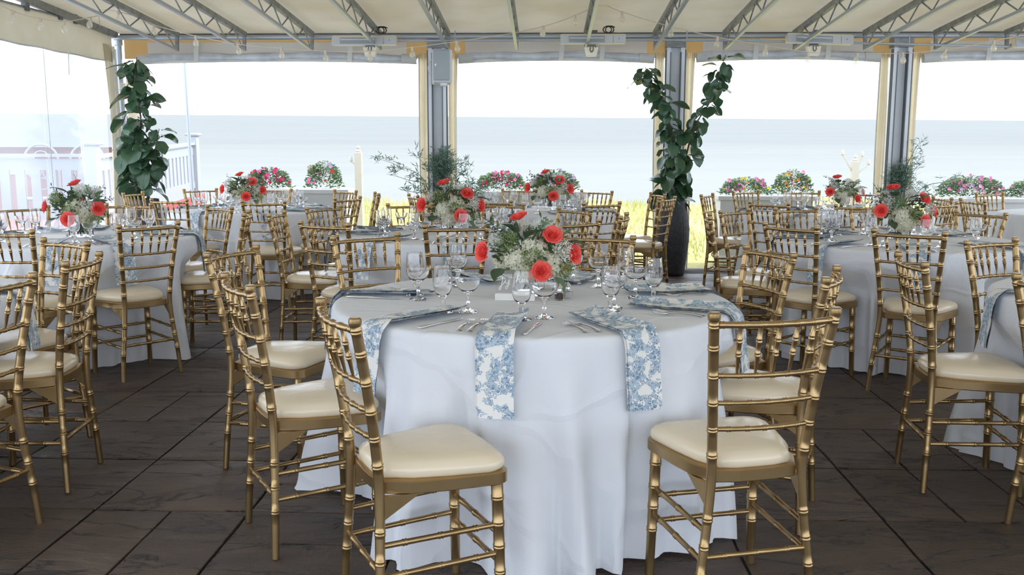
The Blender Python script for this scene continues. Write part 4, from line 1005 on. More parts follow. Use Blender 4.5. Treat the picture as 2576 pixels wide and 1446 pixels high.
def filler_mesh(m_, seed, R0=0.045, n=70, dot=0.0034):
    rnd = random.Random(seed); m = MB()
    for k in range(n):
        d = Vector((rnd.gauss(0, 1), rnd.gauss(0, 1), abs(rnd.gauss(0, 1)) + 0.2)).normalized() * R0 * rnd.uniform(0.75, 1.15)
        if k % 4 == 0: m.tube([(0, 0, -0.03), d], 0.0006, 3, False)
        s = dot * rnd.uniform(0.7, 1.3)
        m.add([d + Vector(q) * s for q in ((1, 0, 0), (-1, 0, 0), (0, 1, 0), (0, -1, 0), (0, 0, 1), (0, 0, -1))],
              [(0, 2, 4), (2, 1, 4), (1, 3, 4), (3, 0, 4), (2, 0, 5), (1, 2, 5), (3, 1, 5), (0, 3, 5)])
    return m.mesh('filler', m_, False)
rose_m = [rose_mesh(1), rose_mesh(2)]; hyd_m = [hydrangea_mesh(3), hydrangea_mesh(4)]
bleaf = [leaf_mesh(0.085, 0.055, 'bouquet_leaf', 0.25, 0.2), leaf_mesh(0.075, 0.045, 'bouquet_leaf_pale', 0.3, 0.3)]
sprigs = [sprig_mesh('dark_leaf', 0.13, 0.030, 0.009, 10, 1), sprig_mesh('bouquet_leaf', 0.12, 0.036, 0.011, 14, 2), sprig_mesh('bouquet_leaf_pale', 0.11, 0.022, 0.010, 20, 3)]
fill_w = filler_mesh('breath', 5, 0.042, 190, 0.0025); fill_g = filler_mesh('filler_green', 6, 0.042, 170, 0.0030)
def mound_mesh(seed):
    rnd = random.Random(seed); m = MB()
    for k in range(300):
        d = Vector((rnd.gauss(0, 1), rnd.gauss(0, 1), rnd.gauss(0.35, 0.8))).normalized(); p = Vector((d.x * 0.135, d.y * 0.135, d.z * 0.10)) * rnd.uniform(0.55, 1.0)
        t = (d + Vector((rnd.uniform(-.7, .7), rnd.uniform(-.7, .7), rnd.uniform(-.7, .7)))).normalized(); s = t.orthogonal().normalized()
        l2, w2 = rnd.uniform(.025, .045), rnd.uniform(.010, .02)
        m.add([p, p + t * l2 * .5 + s * w2 / 2, p + t * l2, p + t * l2 * .5 - s * w2 / 2], [(0, 1, 2), (0, 2, 3)])
    for k in range(9):                            # stems going down into the vase
        a = k * 0.7; m.tube([(0.05 * math.cos(a), 0.05 * math.sin(a), -0.03), (-0.02 * math.cos(a + .6), -0.02 * math.sin(a + .6), -0.155)], 0.0028, 5)
    return m.mesh('foliage', 'bouquet_leaf', True, False)
mound = [mound_mesh(8), mound_mesh(9)]
def vase_mesh():
    a, b_, h = 0.052, 0.047, 0.115
    m = MB()
    def rect(q, z): return [(-q, -q, z), (q, -q, z), (q, q, z), (-q, q, z)]
    vs_ = rect(a, 0) + rect(a, h) + rect(b_, h) + rect(b_, 0.008)
    fs = [(3, 2, 1, 0), (12, 13, 14, 15)]
    for k in range(3):
        for i in range(4): fs.append((k * 4 + i, k * 4 + (i + 1) % 4, (k + 1) * 4 + (i + 1) % 4, (k + 1) * 4 + i))
    return m.add(vs_, fs).mesh('glass_vase', 'glass', False)
vase_m = vase_mesh()
def aim(d, roll=0.0):
    d = Vector(d).normalized(); return (d.to_track_quat('Z', 'Y').to_matrix().to_4x4() @ Matrix.Rotation(roll, 4, 'Z'))
LAY = dict(  # offsets from the mound centre: (x, y, z), facing
    roses=[((-0.155, -0.04, 0.00), (-0.75, -0.6, 0.15)), ((0.085, -0.07, 0.055), (0.15, -0.75, 0.55)), ((0.040, -0.135, -0.062), (0.15, -0.95, 0.15)), ((0.150, -0.055, -0.008), (0.75, -0.6, 0.2)), ((-0.030, 0.03, 0.105), (-0.3, -0.2, 0.9)), ((0.05, 0.13, 0.03), (0.3, 0.9, 0.35)), ((-0.10, 0.12, 0.02), (-0.5, 0.8, 0.3))],
    hyds=[((-0.055, -0.095, -0.012), (-0.2, -0.9, 0.4)), ((0.020, -0.09, 0.020), (0.1, -0.8, 0.5)), ((0.088, -0.075, -0.040), (0.5, -0.8, 0.1)), ((-0.015, -0.095, -0.075), (0, -0.95, -0.1)), ((-0.11, 0.03, -0.03), (-0.9, 0.1, 0.2)), ((0.03, 0.09, -0.02), (0.1, 0.9, 0.3)), ((0.11, 0.05, -0.02), (0.9, 0.3, 0.2))])
def bouquet(tab, x, y, zc, sc, rz, tphrase, seed, rose_set, extra=''):
    rnd = random.Random(seed)
    v = ob('glass_vase', vase_m, None, (x, y, TOP), (0, 0, rz + rnd.uniform(-.4, .4))); tag(v, 'square clear glass vase under the flowers on the %s' % tphrase, 'vase', 'glass vases')
    t = empty('flower_bouquet', (x, y, zc), rz); t.scale = (sc, sc, sc)
    tag(t, ('coral roses with white hydrangea and greenery on the %s' % tphrase), 'bouquet', 'rose bouquets on the tables')
    def put(nm, me, p, d, s=1.0):
        o = ob(nm, me, t); o.matrix_local = Matrix.Translation(p) @ aim(d, rnd.uniform(0, 6.28)) @ Matrix.Scale(s, 4); return o
    ob('foliage', mound[seed % 2], t)['kind'] = 'stuff'
    for k in rose_set:
        p, d = LAY['roses'][k]; p = Vector(p) + Vector(d).normalized() * 0.012
        put('rose', rose_m[k % 2], p + Vector(d).normalized() * 0.012, d, rnd.uniform(0.68, 0.74) * (1.0 if tab == 'T1' else 1.06))
    for k, (p, d) in enumerate(LAY['hyds']):
        if tab != 'T1' and k in (seed % 5, (seed + 2) % 5): continue
        p = Vector(p) - Vector(d).normalized() * (0.020 if tab == 'T1' else 0.028); put('hydrangea', hyd_m[k % 2], p, d, rnd.uniform(0.78, 0.92))
    for k, (p, d, mi) in enumerate((((0.00, -0.07, 0.075), (0.55, -0.5, 0.35), 0), ((-0.06, -0.02, 0.085), (-0.5, -0.6, 0.5), 0), ((0.13, -0.02, 0.06), (0.7, -0.2, 0.8), 1), ((0.145, -0.05, 0.045), (0.9, -0.4, 0.05), 0), ((-0.11, -0.06, -0.06), (-0.3, -0.9, -0.3), 0), ((-0.10, -0.02, 0.07), (-0.9, -0.2, 0.2), 1), ((0.0, 0.10, 0.07), (0, 0.9, 0.4), 0), ((0.10, -0.09, -0.09), (0.6, -0.6, -0.5), 1))):
        o = ob('leaf', bleaf[mi], t); o.matrix_local = Matrix.Translation(p) @ Vector(d).normalized().to_track_quat('Y', 'Z').to_matrix().to_4x4()
    for k in range(11):
        a = rnd.uniform(0, 6.28) if k > 6 else (3.5, 2.9, 0.1, -0.35, 2.2, 1.2, -1.0)[k]
        el = rnd.uniform(0.1, 0.9) if k > 4 else (0.7, 0.25, -0.25, 0.3, 1.0)[k]
        d = Vector((math.cos(a), math.sin(a), el)); put('sprig', sprigs[(0, 0, 1, 2, 0, 1, 2)[k % 7]], d.normalized() * 0.085, d, rnd.uniform(0.85, 1.15))
    for p, d, me in (((0.045, -0.03, 0.085), (0.2, -0.3, 0.9), fill_w), ((0.125, -0.09, 0.012), (0.4, -0.8, 0.3), fill_w), ((0.085, 0.02, 0.075), (0.5, -0.1, 0.8), fill_w), ((-0.075, -0.085, 0.045), (-0.4, -0.7, 0.5), fill_g), ((0.015, -0.11, -0.015), (0, -0.9, 0.2), fill_g), ((0.13, -0.06, -0.06), (0.7, -0.6, -0.3), fill_g), ((-0.12, -0.05, 0.05), (-0.8, -0.4, 0.4), fill_w), ((-0.03, 0.08, 0.08), (0, 0.7, 0.7), fill_w)):
        put('filler', me, p, d, rnd.uniform(0.9, 1.15))['kind'] = 'stuff'
bouquet('T1', 0.066, 3.735, 0.935, 1.0, 0.0, 'front centre table', 1, (0, 1, 2, 3, 4, 5))
bouquet('T2', -0.42, 6.52, 0.955, 1.12, R(8), 'middle table behind the front one', 2, (0, 1, 2, 3, 4, 5))
bouquet('TL', -2.83, 6.20, 0.955, 1.12, R(-12), 'left table beside the clear wall', 3, (0, 2, 3, 4, 6))
bouquet('TR', 2.52, 6.15, 0.945, 1.08, R(16), 'right middle table', 4, (0, 1, 2, 3, 4))
bouquet('B1', -2.58, 9.15, 0.945, 1.05, R(5), 'back left table', 5, (0, 1, 2, 3, 4))
bouquet('B2', 0.36, 9.05, 0.965, 1.12, R(-8), 'back centre table', 6, (0, 1, 2, 3, 4, 5))
bouquet('B3', 3.14, 9.05, 0.935, 1.02, R(20), 'back right table', 7, (0, 2, 3, 4))

# table signs: clear acrylic sheet with white script in a pale block
def sign(x, y, rz, strokes, label):
    t = empty('table_sign', (x, y, TOP), rz); tag(t, label, 'sign', 'acrylic table signs')
    ob('base', MB().bevel_box(-0.076, 0.076, -0.017, 0.017, 0, 0.028, 0.002).mesh('base', 'sign_base'), t)
    ob('acrylic_sheet', MB().bevel_box(-0.074, 0.074, -0.0015, 0.0015, 0.020, 0.118, 0.0005).mesh('acrylic_sheet', 'acrylic', False), t)
    m = MB()
    for st in strokes: m.tube([(px, -0.0028, pz) for px, _, pz in catmull([(a, 0, b_) for a, b_ in st], 6)], 0.0011, 5)
    ob('lettering', m.mesh('lettering', 'ink_white'), t)
fy = [[(-0.068, 0.085), (-0.055, 0.094), (-0.048, 0.088), (-0.052, 0.06), (-0.056, 0.044), (-0.062, 0.040), (-0.060, 0.05), (-0.045, 0.064), (-0.038, 0.074)],
      [(-0.038, 0.080), (-0.036, 0.068), (-0.028, 0.067), (-0.022, 0.082), (-0.026, 0.058), (-0.033, 0.044), (-0.036, 0.052), (-0.018, 0.066)],
      [(-0.012, 0.066), (0.006, 0.092), (0.012, 0.108), (0.006, 0.110), (0.000, 0.086), (-0.004, 0.066), (0.006, 0.080), (0.014, 0.082), (0.014, 0.068), (0.022, 0.072)],
      [(0.022, 0.066), (0.030, 0.084), (0.030, 0.068), (0.040, 0.084), (0.042, 0.069), (0.052, 0.082), (0.054, 0.069), (0.064, 0.078)]]
pt = [[(-0.03, 0.04), (-0.016, 0.075), (-0.004, 0.108), (0.006, 0.106), (0.002, 0.088), (-0.014, 0.078)], [(0.012, 0.108), (0.006, 0.08), (0.004, 0.06), (0.012, 0.056), (0.020, 0.064)], [(-0.004, 0.092), (0.028, 0.096)], [(0.022, 0.066), (0.030, 0.045), (0.036, 0.045), (0.044, 0.066)]]
sign(0.012, 3.585, R(-6), fy, 'clear acrylic sign with white script before the front bouquet')
sign(-0.43, 6.30, R(4), pt, 'clear acrylic sign with white script on the middle table')
sign(2.62, 5.90, R(-4), pt, 'clear acrylic sign with white script on the right middle table')
sign(-2.56, 8.98, 0, fy, 'clear acrylic sign with white script on the back left table')
sign(0.27, 8.78, 0, pt, 'clear acrylic sign with white script on the back centre table')
sign(-2.93, 6.05, R(3), fy, 'clear acrylic sign with white script on the left table')
def shaker(x, y, fill, label):
    t = empty('shaker', (x, y, TOP), R(12)); tag(t, label, 'shaker', 'salt and pepper shakers')
    ob('glass_body', MB().bevel_box(-0.015, 0.015, -0.015, 0.015, 0, 0.030, 0.003).mesh('glass_body', 'glass', False), t)
    ob('contents', MB().bevel_box(-0.0115, 0.0115, -0.0115, 0.0115, 0.003, 0.024, 0.002).mesh('contents', fill), t)
    ob('cap', MB().lathe([(0.0115, 0.030), (0.012, 0.040), (0.0105, 0.046), (0.0112, 0.048), (0.008, 0.056), (0.002, 0.062), (0.001, 0.064)], 14).mesh('cap', 'silver'), t)
shaker(0.183, 3.600, 'pepper', 'small glass pepper shaker with chrome cap right of the front bouquet')
shaker(0.218, 3.650, 'salt', 'small glass salt shaker with chrome cap behind the pepper')

# ------------------------------------------------------------------ potted fiddle-leaf figs
def pot(x, y, H, r0, r1, r2, label):
    t = empty('tall_pot'); t.location = W(x, y, 0); tag(t, label, 'pot', 'tall dark ribbed pots')
    n = 96; prof = [(r0, 0), (r0 * 1.06, H * 0.05), (r1, H * 0.45), (r1 * 1.02, H * 0.62), (r2 * 1.06, H * 0.88), (r2, H * 0.97), (r2, H), (r2 * 0.9, H), (r2 * 0.86, H * 0.9)]
    vs_, fs = [], []
    for i, (r, z) in enumerate(prof):
        for k in range(n):
            rr = r * (1 + (0.018 if (k % 3 == 0 and 0 < i < 6) else 0)); a = 2 * math.pi * k / n; vs_.append((rr * math.cos(a), rr * math.sin(a), z))
    for i in range(len(prof) - 1):
        for k in range(n): fs.append((i * n + k, i * n + (k + 1) % n, (i + 1) * n + (k + 1) % n, (i + 1) * n + k))
    fs.append(tuple(range(n - 1, -1, -1)))
    ob('vessel', MB().add(vs_, fs).mesh('vessel', 'pot', True, False), t)
    ob('soil', MB().lathe([(0.001, H * 0.92), (r2 * 0.87, H * 0.92)], 24, capb=False, capt=False).mesh('soil', 'soil'), t)
fig_leaves = [leaf_mesh(0.20, 0.165, 'fig_leaf', 0.22, 0.25, wav=0.05, fiddle=True), leaf_mesh(0.18, 0.15, 'fig_leaf', 0.30, 0.45, wav=0.07, fiddle=True), leaf_mesh(0.15, 0.115, 'fig_leaf_pale', 0.25, 0.35, wav=0.06, fiddle=True), leaf_mesh(0.21, 0.15, 'fig_leaf', 0.15, 0.55, wav=0.04, fiddle=True)]
def fig(x, y, base_z, stems, label, seed):
    rnd = random.Random(seed); t = empty('fiddle_leaf_fig'); t.location = W(x, y, base_z); t.rotation_euler = (0, 0, YAW); tag(t, label, 'plant', 'potted fiddle-leaf figs')
    for (pts, nl, t0, sz, side) in stems:
        cp = catmull(pts, 6)
        ob('stem', MB().tube(cp, [0.014 * (1 - 0.75 * k / (len(cp) - 1)) for k in range(len(cp))], 7).mesh('stem', 'trunk'), t)
        for k in range(nl):
            q = t0 + (1 - t0) * (k + 0.5) / nl; p = cp[min(int(q * (len(cp) - 1)), len(cp) - 1)]
            a = k * 2.4 + rnd.uniform(-.5, .5); el = rnd.uniform(-0.15, 0.65)
            d = Vector((math.cos(a), math.sin(a), el)).normalized()
            s = sz * rnd.uniform(0.72, 1.12) * (1.0 - 0.28 * q)
            st = p + d * 0.035
            o = ob('leaf', fig_leaves[rnd.randrange(4)], t)
            o.matrix_local = Matrix.Translation(st) @ d.to_track_quat('Y', 'Z').to_matrix().to_4x4() @ Matrix.Rotation(rnd.uniform(-.5, .5), 4, 'Y') @ Matrix.Rotation(rnd.uniform(-1.5, 0.1), 4, 'X') @ Matrix.Scale(s * 1.36, 4)
pot(-4.30, 10.02, 0.80, 0.125, 0.165, 0.155, 'tall dark ribbed pot behind the back left chairs by the corner post')
fig(-4.30, 10.02, 0.72, [([(0, 0, 0), (-0.03, 0.0, 0.5), (0.01, 0.02, 0.9), (-0.02, 0, 1.3), (0.02, -0.02, 1.56)], 62, 0.14, 1.0, 0), ([(0.03, 0, 0), (0.10, -0.02, 0.35), (0.16, 0.0, 0.62), (0.20, 0.02, 0.82)], 30, 0.2, 0.92, 0), ([(0, 0.02, 0), (-0.08, -0.04, 0.3), (-0.12, 0.0, 0.7), (-0.13, 0, 0.95)], 18, 0.25, 0.95, 0)], 'tall fiddle-leaf fig by the left corner post', 4)
pot(1.36, 10.12, 0.80, 0.125, 0.170, 0.135, 'tall dark ribbed pot in the middle of the seaward edge')
fig(1.36, 10.12, 0.72, [([(-0.02, 0, 0), (-0.05, 0, 0.35), (-0.04, 0.02, 0.75), (-0.12, 0, 1.08), (-0.27, 0, 1.30), (-0.33, 0, 1.46)], 72, 0.06, 0.86, 0), ([(0.02, 0, 0), (0.05, 0, 0.25), (0.12, 0, 0.55), (0.20, 0.0, 0.85), (0.36, 0, 1.12), (0.43, 0, 1.38), (0.50, 0, 1.58)], 62, 0.06, 0.82, 0), ([(0, -0.03, 0), (-0.03, -0.08, 0.3), (0.0, -0.06, 0.6)], 24, 0.2, 0.95, 0)], 'spreading fiddle-leaf fig with two long stems in front of the column', 5)

# ------------------------------------------------------------------ narrow-leaved shrubs by the columns
def shrub(x, y, z0, stems, label, seed, ll=0.075):
    rnd = random.Random(seed); t = empty('olive_shrub'); t.location = W(x, y, z0); t.rotation_euler = (0, 0, YAW); tag(t, label, 'shrub', 'narrow-leaved shrubs at the columns')
    for (dx, dy, h, n) in stems:
        pts = catmull([(0.1 * dx, 0.1 * dy, -0.5), (dx * 0.25, dy * 0.25, h * 0.45), (dx * 0.65, dy * 0.65, h * 0.82), (dx, dy, h)], 6)
        m = MB(); m.tube(pts, [0.006 * (1 - 0.8 * k / (len(pts) - 1)) for k in range(len(pts))], 5)
        for k in range(n):
            q = 0.35 + 0.65 * rnd.random(); p = pts[int(q * (len(pts) - 1))] + Vector((rnd.gauss(0, .02), rnd.gauss(0, .02), rnd.gauss(0, .02)))
            tw = Vector((rnd.uniform(-1, 1), rnd.uniform(-1, 1), rnd.uniform(-.2, .9))).normalized(); tl = rnd.uniform(0.04, 0.13)
            m.tube([p, p + tw * tl], 0.0014, 3, False)
            for j in range(5):
                b_ = p + tw * tl * (0.3 + 0.17 * j); d = (tw * 0.6 + Vector((rnd.uniform(-1, 1), rnd.uniform(-1, 1), rnd.uniform(-.6, .9)))).normalized(); s = d.orthogonal().normalized(); l2 = ll * rnd.uniform(.55, 1.1); w2 = 0.011
                m.add([b_, b_ + d * l2 * .45 + s * w2 / 2, b_ + d * l2, b_ + d * l2 * .45 - s * w2 / 2], [(0, 1, 2), (0, 2, 3)])
        ob('branch', m.mesh('branch', 'olive_leaf', True, False), t)
sh1 = [(0.02 * k - 0.08 + 0.05 * math.sin(k * 2), 0.05 * math.cos(k), 0.50 + 0.10 * math.sin(k * 1.7), 26) for k in range(9)]
shrub(-1.13, 10.48, 0.72, sh1 + [(-0.76, 0.0, 0.52, 20), (-0.62, -0.05, 0.34, 18), (-0.48, 0.05, 0.16, 16), (-0.36, 0, 0.58, 16), (0.38, 0.0, 0.26, 18), (0.52, 0.05, 0.16, 18), (0.30, 0, 0.40, 14), (0.68, 0.1, 0.06, 14), (0.2, 0, 0.5, 14)], 'airy narrow-leaved shrub at the column below the loudspeaker', 3)
sh2 = [(0.02 * k - 0.06 + 0.04 * math.sin(k * 2), 0.05 * math.cos(k), 0.36 + 0.10 * math.sin(k * 1.7), 24) for k in range(9)]
shrub(3.84, 10.48, 0.70, sh2 + [(0.20, 0, 0.72, 12), (0.28, 0.05, 0.52, 12), (0.82, 0, 0.36, 10), (0.35, 0, 0.2, 12), (-0.2, 0, 0.2, 10)], 'airy narrow-leaved shrub at the rightmost column', 8)
for x, lab in ((-1.13, 'white tub holding the shrub below the loudspeaker'), (3.84, 'white tub holding the shrub at the rightmost column')):
    t = empty('shrub_tub'); t.location = W(x, 10.36, 0); t.rotation_euler = (0, 0, YAW); tag(t, lab, 'planter', 'white shrub tubs')
    ob('body', MB().bevel_box(-0.17, 0.17, -0.13, 0.13, 0, 0.62, 0.01).mesh('body', 'planter'), t)
    ob('rim', MB().bevel_box(-0.19, 0.19, -0.15, 0.15, 0.60, 0.65, 0.01).mesh('rim', 'planter'), t)
    ob('soil', MB().box(-0.15, 0.15, -0.11, 0.11, 0.64, 0.66).mesh('soil', 'soil', False), t)

# ------------------------------------------------------------------ flower boxes on the edge of the lawn
def blossom_mesh(m_, seed, s=0.028):
    rnd = random.Random(seed); m = MB()
    for k in range(5):
        a = k * 1.2566; d = Vector((math.cos(a), math.sin(a), 0.35)); e_ = Vector((-math.sin(a), math.cos(a), 0))
        m.add([(0, 0, 0), d * s * .6 + e_ * s * .5, d * s, d * s * .6 - e_ * s * .5], [(0, 1, 2), (0, 2, 3)])
    return m.mesh('blossom', m_, True, False)
BL = {k: blossom_mesh(k, i) for i, k in enumerate(('pink', 'magenta', 'orange', 'violet', 'yellow', 'red_petal'))}
def flowerbox(x0, x1, y, ztop, plants, label, zbase=0.0, seed=0):
    rnd = random.Random(seed); xc, h = (x0 + x1) / 2, (x1 - x0) / 2
    t = empty('flower_box'); t.location = W(xc, y, zbase); t.rotation_euler = (0, 0, YAW); tag(t, label, 'planter', 'white flower boxes along the lawn')
    H = ztop - zbase
    ob('box', MB().bevel_box(-h, h, -0.17, 0.17, 0, H - 0.05, 0.008).mesh('box', 'planter'), t)
    ob('rim', MB().bevel_box(-h - 0.03, h + 0.03, -0.20, 0.20, H - 0.06, H, 0.01).mesh('rim', 'planter'), t)
    ob('plinth', MB().bevel_box(-h - 0.02, h + 0.02, -0.19, 0.19, 0, 0.07, 0.008).mesh('plinth', 'planter'), t)
    ob('soil', MB().box(-h + 0.02, h - 0.02, -0.15, 0.15, H - 0.09, H - 0.05).mesh('soil', 'soil', False), t)
    for (px_, wd, ph, cols, nb, pname, plab) in plants:
        q = empty(pname); q.location = W(px_, y, ztop); q.rotation_euler = (0, 0, YAW); tag(q, plab, 'flowers', 'bedding plants in the flower boxes')
        m = MB(); n = int(2000 * wd * 2 * (ph / 0.2) ** 0.5)
        for k in range(n):
            a = rnd.uniform(0, 6.28); rr = rnd.random() ** 0.5; zz = rnd.random() ** 0.7
            p = Vector((rr * math.cos(a) * wd * (1 - 0.35 * zz), rr * math.sin(a) * 0.16, ph * zz * (1 - 0.3 * rr)))
            d = Vector((math.cos(a), math.sin(a), rnd.uniform(-.3, .8))).normalized(); s = (d.orthogonal() + Vector((0, 0, rnd.uniform(-.4, .4)))).normalized()
            l2, w2 = rnd.uniform(.022, .05), rnd.uniform(.012, .024)
            m.add([p, p + d * l2 * .5 + s * w2 / 2, p + d * l2, p + d * l2 * .5 - s * w2 / 2], [(0, 1, 2), (0, 2, 3)])
        ob('foliage', m.mesh('foliage', 'bush_leaf', True, False), q)['kind'] = 'stuff'
        for k in range(int(nb * 1.7)):
            a = rnd.uniform(0, 6.28); rr = rnd.random() ** 0.5; zz = 0.25 + 0.75 * rnd.random()
            p = Vector((rr * math.cos(a) * wd * (1.05 - 0.35 * zz), -abs(rr * math.sin(a)) * 0.17 - 0.02, ph * zz * (1.05 - 0.25 * rr)))
            o = ob('blossom', BL[rnd.choice(cols)], q); o.matrix_local = Matrix.Translation(p) @ aim((rnd.uniform(-.5, .5), -1, rnd.uniform(0, .8))) @ Matrix.Scale(rnd.uniform(.55, 1.0), 4)
BY = 11.35
def fb(u0, u1): return u0, u1
flowerbox(-3.75, -3.0, BY, 0.86, [(-3.33, 0.30, 0.26, ['magenta', 'magenta', 'pink'], 20, 'bedding_plant', 'magenta and pink flowers behind the back left bouquet')], 'white flower box behind the back left table', 0.02, 1)
flowerbox(-2.90, -2.36, BY, 0.86, [(-2.66, 0.24, 0.34, ['red_petal', 'violet', 'pink'], 8, 'bedding_plant', 'bushy plant with red and violet blooms in a white box')], 'white panelled flower box left of the pale post', 0.02, 2)
flowerbox(-0.92, 0.50, BY, 0.84, [(-0.53, 0.34, 0.24, ['pink', 'magenta'], 18, 'bedding_plant', 'pink flowers behind the back centre table chairs'), (0.11, 0.32, 0.26, ['violet', 'violet', 'pink'], 22, 'bedding_plant', 'violet flowers right behind the back centre bouquet')], 'white flower box behind the back centre table', 0.02, 3)
flowerbox(2.05, 3.12, BY, 0.80, [(2.36, 0.32, 0.22, ['pink', 'pink', 'violet', 'yellow'], 20, 'bedding_plant', 'pink flowers in the box right of the potted fig'), (2.92, 0.26, 0.30, ['orange', 'yellow', 'pink'], 12, 'bedding_plant', 'orange flowers in the box right of the potted fig')], 'white flower box between the potted fig and right column', 0.02, 4)
flowerbox(4.55, 6.6, BY, 0.78, [(5.0, 0.45, 0.26, ['pink', 'pink', 'violet'], 24, 'bedding_plant', 'pink flowers just right of the rightmost column'), (5.85, 0.5, 0.24, ['pink', 'violet'], 20, 'bedding_plant', 'pink flowers at the far right edge')], 'long white flower box at the far right', 0.02, 5)

# ------------------------------------------------------------------ outdoor posts, railing, deck
def gpost(x, y, z1, label, arms):
    z0 = gz(y) - 0.1
    t = empty('lamp_post'); t.location = W(x, y, 0); t.rotation_euler = (0, 0, YAW); tag(t, label, 'post', 'pale posts on the lawn')
    ob('shaft', MB().bevel_box(-0.048, 0.048, -0.048, 0.048, z0, z1 - 0.1, 0.008).mesh('shaft', 'post_paint'), t)
    ob('finial', MB().lathe([(0.04, z1 - 0.1), (0.045, z1 - 0.08), (0.025, z1 - 0.06), (0.03, z1 - 0.03), (0.004, z1)], 12).mesh('finial', 'post_paint'), t)
    for (ax, az) in arms:
        ob('arm', MB().beam((0, 0, z1 - 0.32), (ax, 0, az), 0.018, 0.018).mesh('arm', 'post_paint'), t)
        ob('lamp_head', MB().lathe([(0.008, az - 0.02), (0.026, az), (0.022, az + 0.05), (0.006, az + 0.07)], 10, c=(ax, 0, 0)).mesh('lamp_head', 'post_paint'), t)
gpost(-2.66, 13.5, 1.38, 'weathered cream post left of the narrow-leaved shrub', [(-0.11, 1.16)])
gpost(4.55, 14.2, 1.26, 'pale lamp post with several lamp heads near the right column', [(-0.19, 1.26), (0.1, 1.24), (0.2, 1.12)])
def railing(a, b_, h, n, label, postends):
    a, b_ = Vector(a), Vector(b_); t = empty('white_railing'); tag(t, label, 'railing', 'white deck railings')
    t.rotation_euler = (0, 0, YAW)
    d = (b_ - a).normalized(); up = Vector((0, 0, 1))
    ob('top_rail', MB().beam(a + up * h, b_ + up * h, 0.12, 0.045).mesh('top_rail', 'white_wood', False), t)
    ob('upper_board', MB().beam(a + up * (h - 0.13), b_ + up * (h - 0.13), 0.03, 0.16).mesh('upper_board', 'white_wood', False), t)
    ob('bottom_rail', MB().beam(a + up * 0.08, b_ + up * 0.08, 0.05, 0.12).mesh('bottom_rail', 'white_wood', False), t)
    L_ = (b_ - a).length
    for k in range(n):
        p = a + d * L_ * (k + 0.5) / n; wd = L_ / n * 0.60
        ob('slat', MB().beam(p - d * wd / 2 + up * h / 2, p + d * wd / 2 + up * h / 2, 0.025, h - 0.1).mesh('slat', 'white_wood', False), t)
    for p in postends:
        p = Vector(p)
        ob('post', MB().bevel_box(p.x - 0.08, p.x + 0.08, p.y - 0.08, p.y + 0.08, p.z - 0.3, p.z + h + 0.14, 0.01).mesh('post', 'white_wood'), t)
        ob('post_cap', MB().bevel_box(p.x - 0.12, p.x + 0.12, p.y - 0.12, p.y + 0.12, p.z + h + 0.14, p.z + h + 0.20, 0.02).mesh('post_cap', 'white_wood'), t)
railing((-12.5, 13.5, 0.30), (-6.55, 13.5, 0.30), 0.93, 26, 'white slatted railing seen through the left clear wall', [(-6.50, 13.5, 0.30)])
railing((-6.50, 13.6, 0.35), (-6.72, 18.0, 0.56), 0.86, 22, 'white slatted railing receding behind the left fig', [(-6.72, 18.05, 0.56)])
e = bob('deck_edge', MB().add([(-6.28, 13.7, 0.10), (-6.40, 13.7, 0.10), (-6.60, 17.9, 0.30), (-6.48, 17.9, 0.30), (-6.28, 13.7, 0.26), (-6.40, 13.7, 0.26), (-6.60, 17.9, 0.47), (-6.48, 17.9, 0.47)], [(0, 1, 2, 3), (4, 7, 6, 5), (0, 4, 5, 1), (3, 2, 6, 7), (0, 3, 7, 4), (1, 5, 6, 2)]).mesh('deck_edge', 'red_deck', False)); tag(e, 'faded red deck edge below the receding white railing', 'deck')
e = bob('outdoor_deck', MB().box(-30, -4.9, 10.9, 18.5, -0.4, -0.05).mesh('outdoor_deck', 'brick_wall', False)); tag(e, 'red outdoor deck beyond the left clear wall', 'deck')
m = MB()
for k in range(13):
    a = math.pi * k / 12; m.v += [(-5.52 + 0.24 * math.cos(a), 12.9, 0.22 + 0.34 * math.sin(a)), (-5.52 + 0.24 * math.cos(a), 13.3, 0.22 + 0.34 * math.sin(a))]
m.f = [(2 * k, 2 * k + 2, 2 * k + 3, 2 * k + 1) for k in range(12)] + [tuple(range(24, -1, -2)), tuple(range(1, 26, 2))]
m.box(-5.76, -5.28, 12.9, 13.3, -0.1, 0.22)
e = bob('cover', m.mesh('cover', 'dark_cover')); tag(e, 'dark grey round-topped cover below the red deck edge', 'cover')
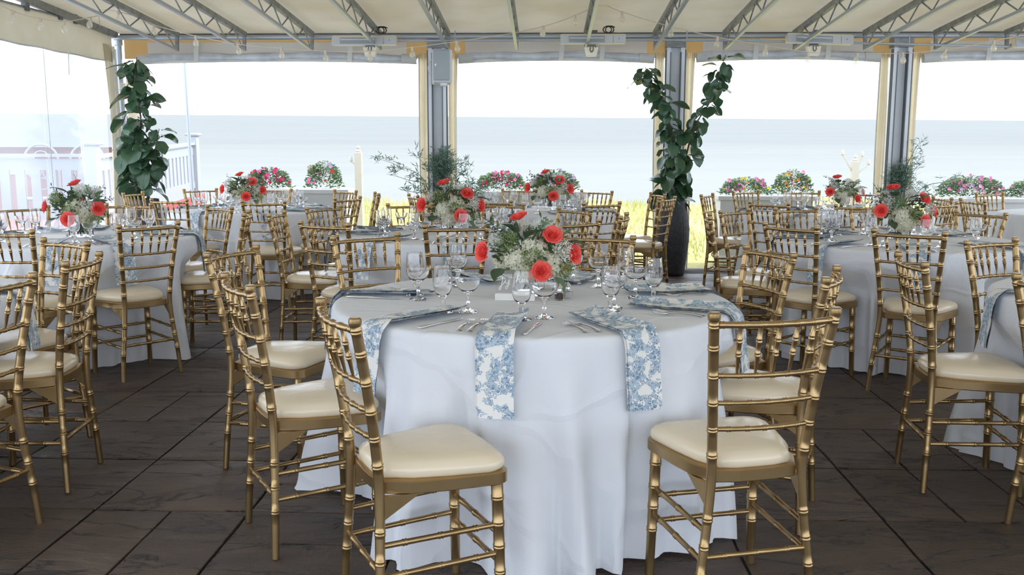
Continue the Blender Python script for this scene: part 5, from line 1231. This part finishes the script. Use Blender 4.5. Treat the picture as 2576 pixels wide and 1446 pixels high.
for pts, lab in (([(-5.78, 11.9, -0.05), (-5.98, 12.0, 2.65)], 'grey leaning pole outside the left clear wall'), ([(-4.57, 12.2, -0.05), (-4.62, 12.2, 2.9)], 'thin pale pole standing right of the left fig')):
    e = bob('tent_pole', MB().tube(pts, 0.021, 10).mesh('tent_pole', 'galv')); tag(e, lab, 'pole', 'outdoor poles')
# low building and iron chairs on the far deck, seen through the vinyl
t = empty('low_building'); t.rotation_euler = (0, 0, YAW); tag(t, 'low reddish building with white flat roof beyond the railing', 'building')
ob('wall', MB().box(-24, -9.6, 20.6, 21, -0.3, 1.35).mesh('wall', 'brick_wall', False), t)
ob('roof_slab', MB().box(-24, -9.2, 20.2, 22, 1.35, 1.48).mesh('roof_slab', 'white_wood', False), t)
for k in range(6): ob('window', MB().bevel_box(-22 + 2 * k, -21.2 + 2 * k, 20.56, 20.62, 0.75, 1.15, 0.01).mesh('window', 'white_wood'), t)
def iron_chair(x, y, label):
    t = empty('iron_chair'); t.location = W(x, y, 0.1); t.rotation_euler = (0, 0, YAW + 0.4); tag(t, label, 'chair', 'white iron chairs outside')
    arch = [(-0.24, 0, 0)] + [(-0.24, 0, 0.9)] + [(0.24 * math.cos(math.pi - math.pi * k / 10), 0, 1.05 + 0.24 * math.sin(math.pi * k / 10)) for k in range(11)] + [(0.24, 0, 0)]
    ob('back_frame', MB().tube(arch, 0.018, 6).mesh('back_frame', 'white_wood'), t)
    for cx_, cz_, r in ((0, 1.08, 0.11), (-0.1, 0.85, 0.09), (0.1, 0.85, 0.09), (0, 0.68, 0.09)):
        ob('scroll_ring', MB().tube([(cx_ + r * math.cos(k * .5236), 0, cz_ + r * math.sin(k * .5236)) for k in range(13)], 0.011, 5).mesh('scroll_ring', 'white_wood'), t)
    ob('seat', MB().bevel_box(-0.24, 0.24, -0.45, 0.0, 0.44, 0.48, 0.01).mesh('seat', 'white_wood'), t)
    for sx in (-0.22, 0.22): ob('leg', MB().tube([(sx, -0.43, 0.45), (sx, -0.45, 0)], 0.015, 6).mesh('leg', 'white_wood'), t)
iron_chair(-7.85, 14.6, 'white iron chair with arched back beyond the left railing')
iron_chair(-7.02, 14.4, 'white iron chair with ringed back near the railing corner post')
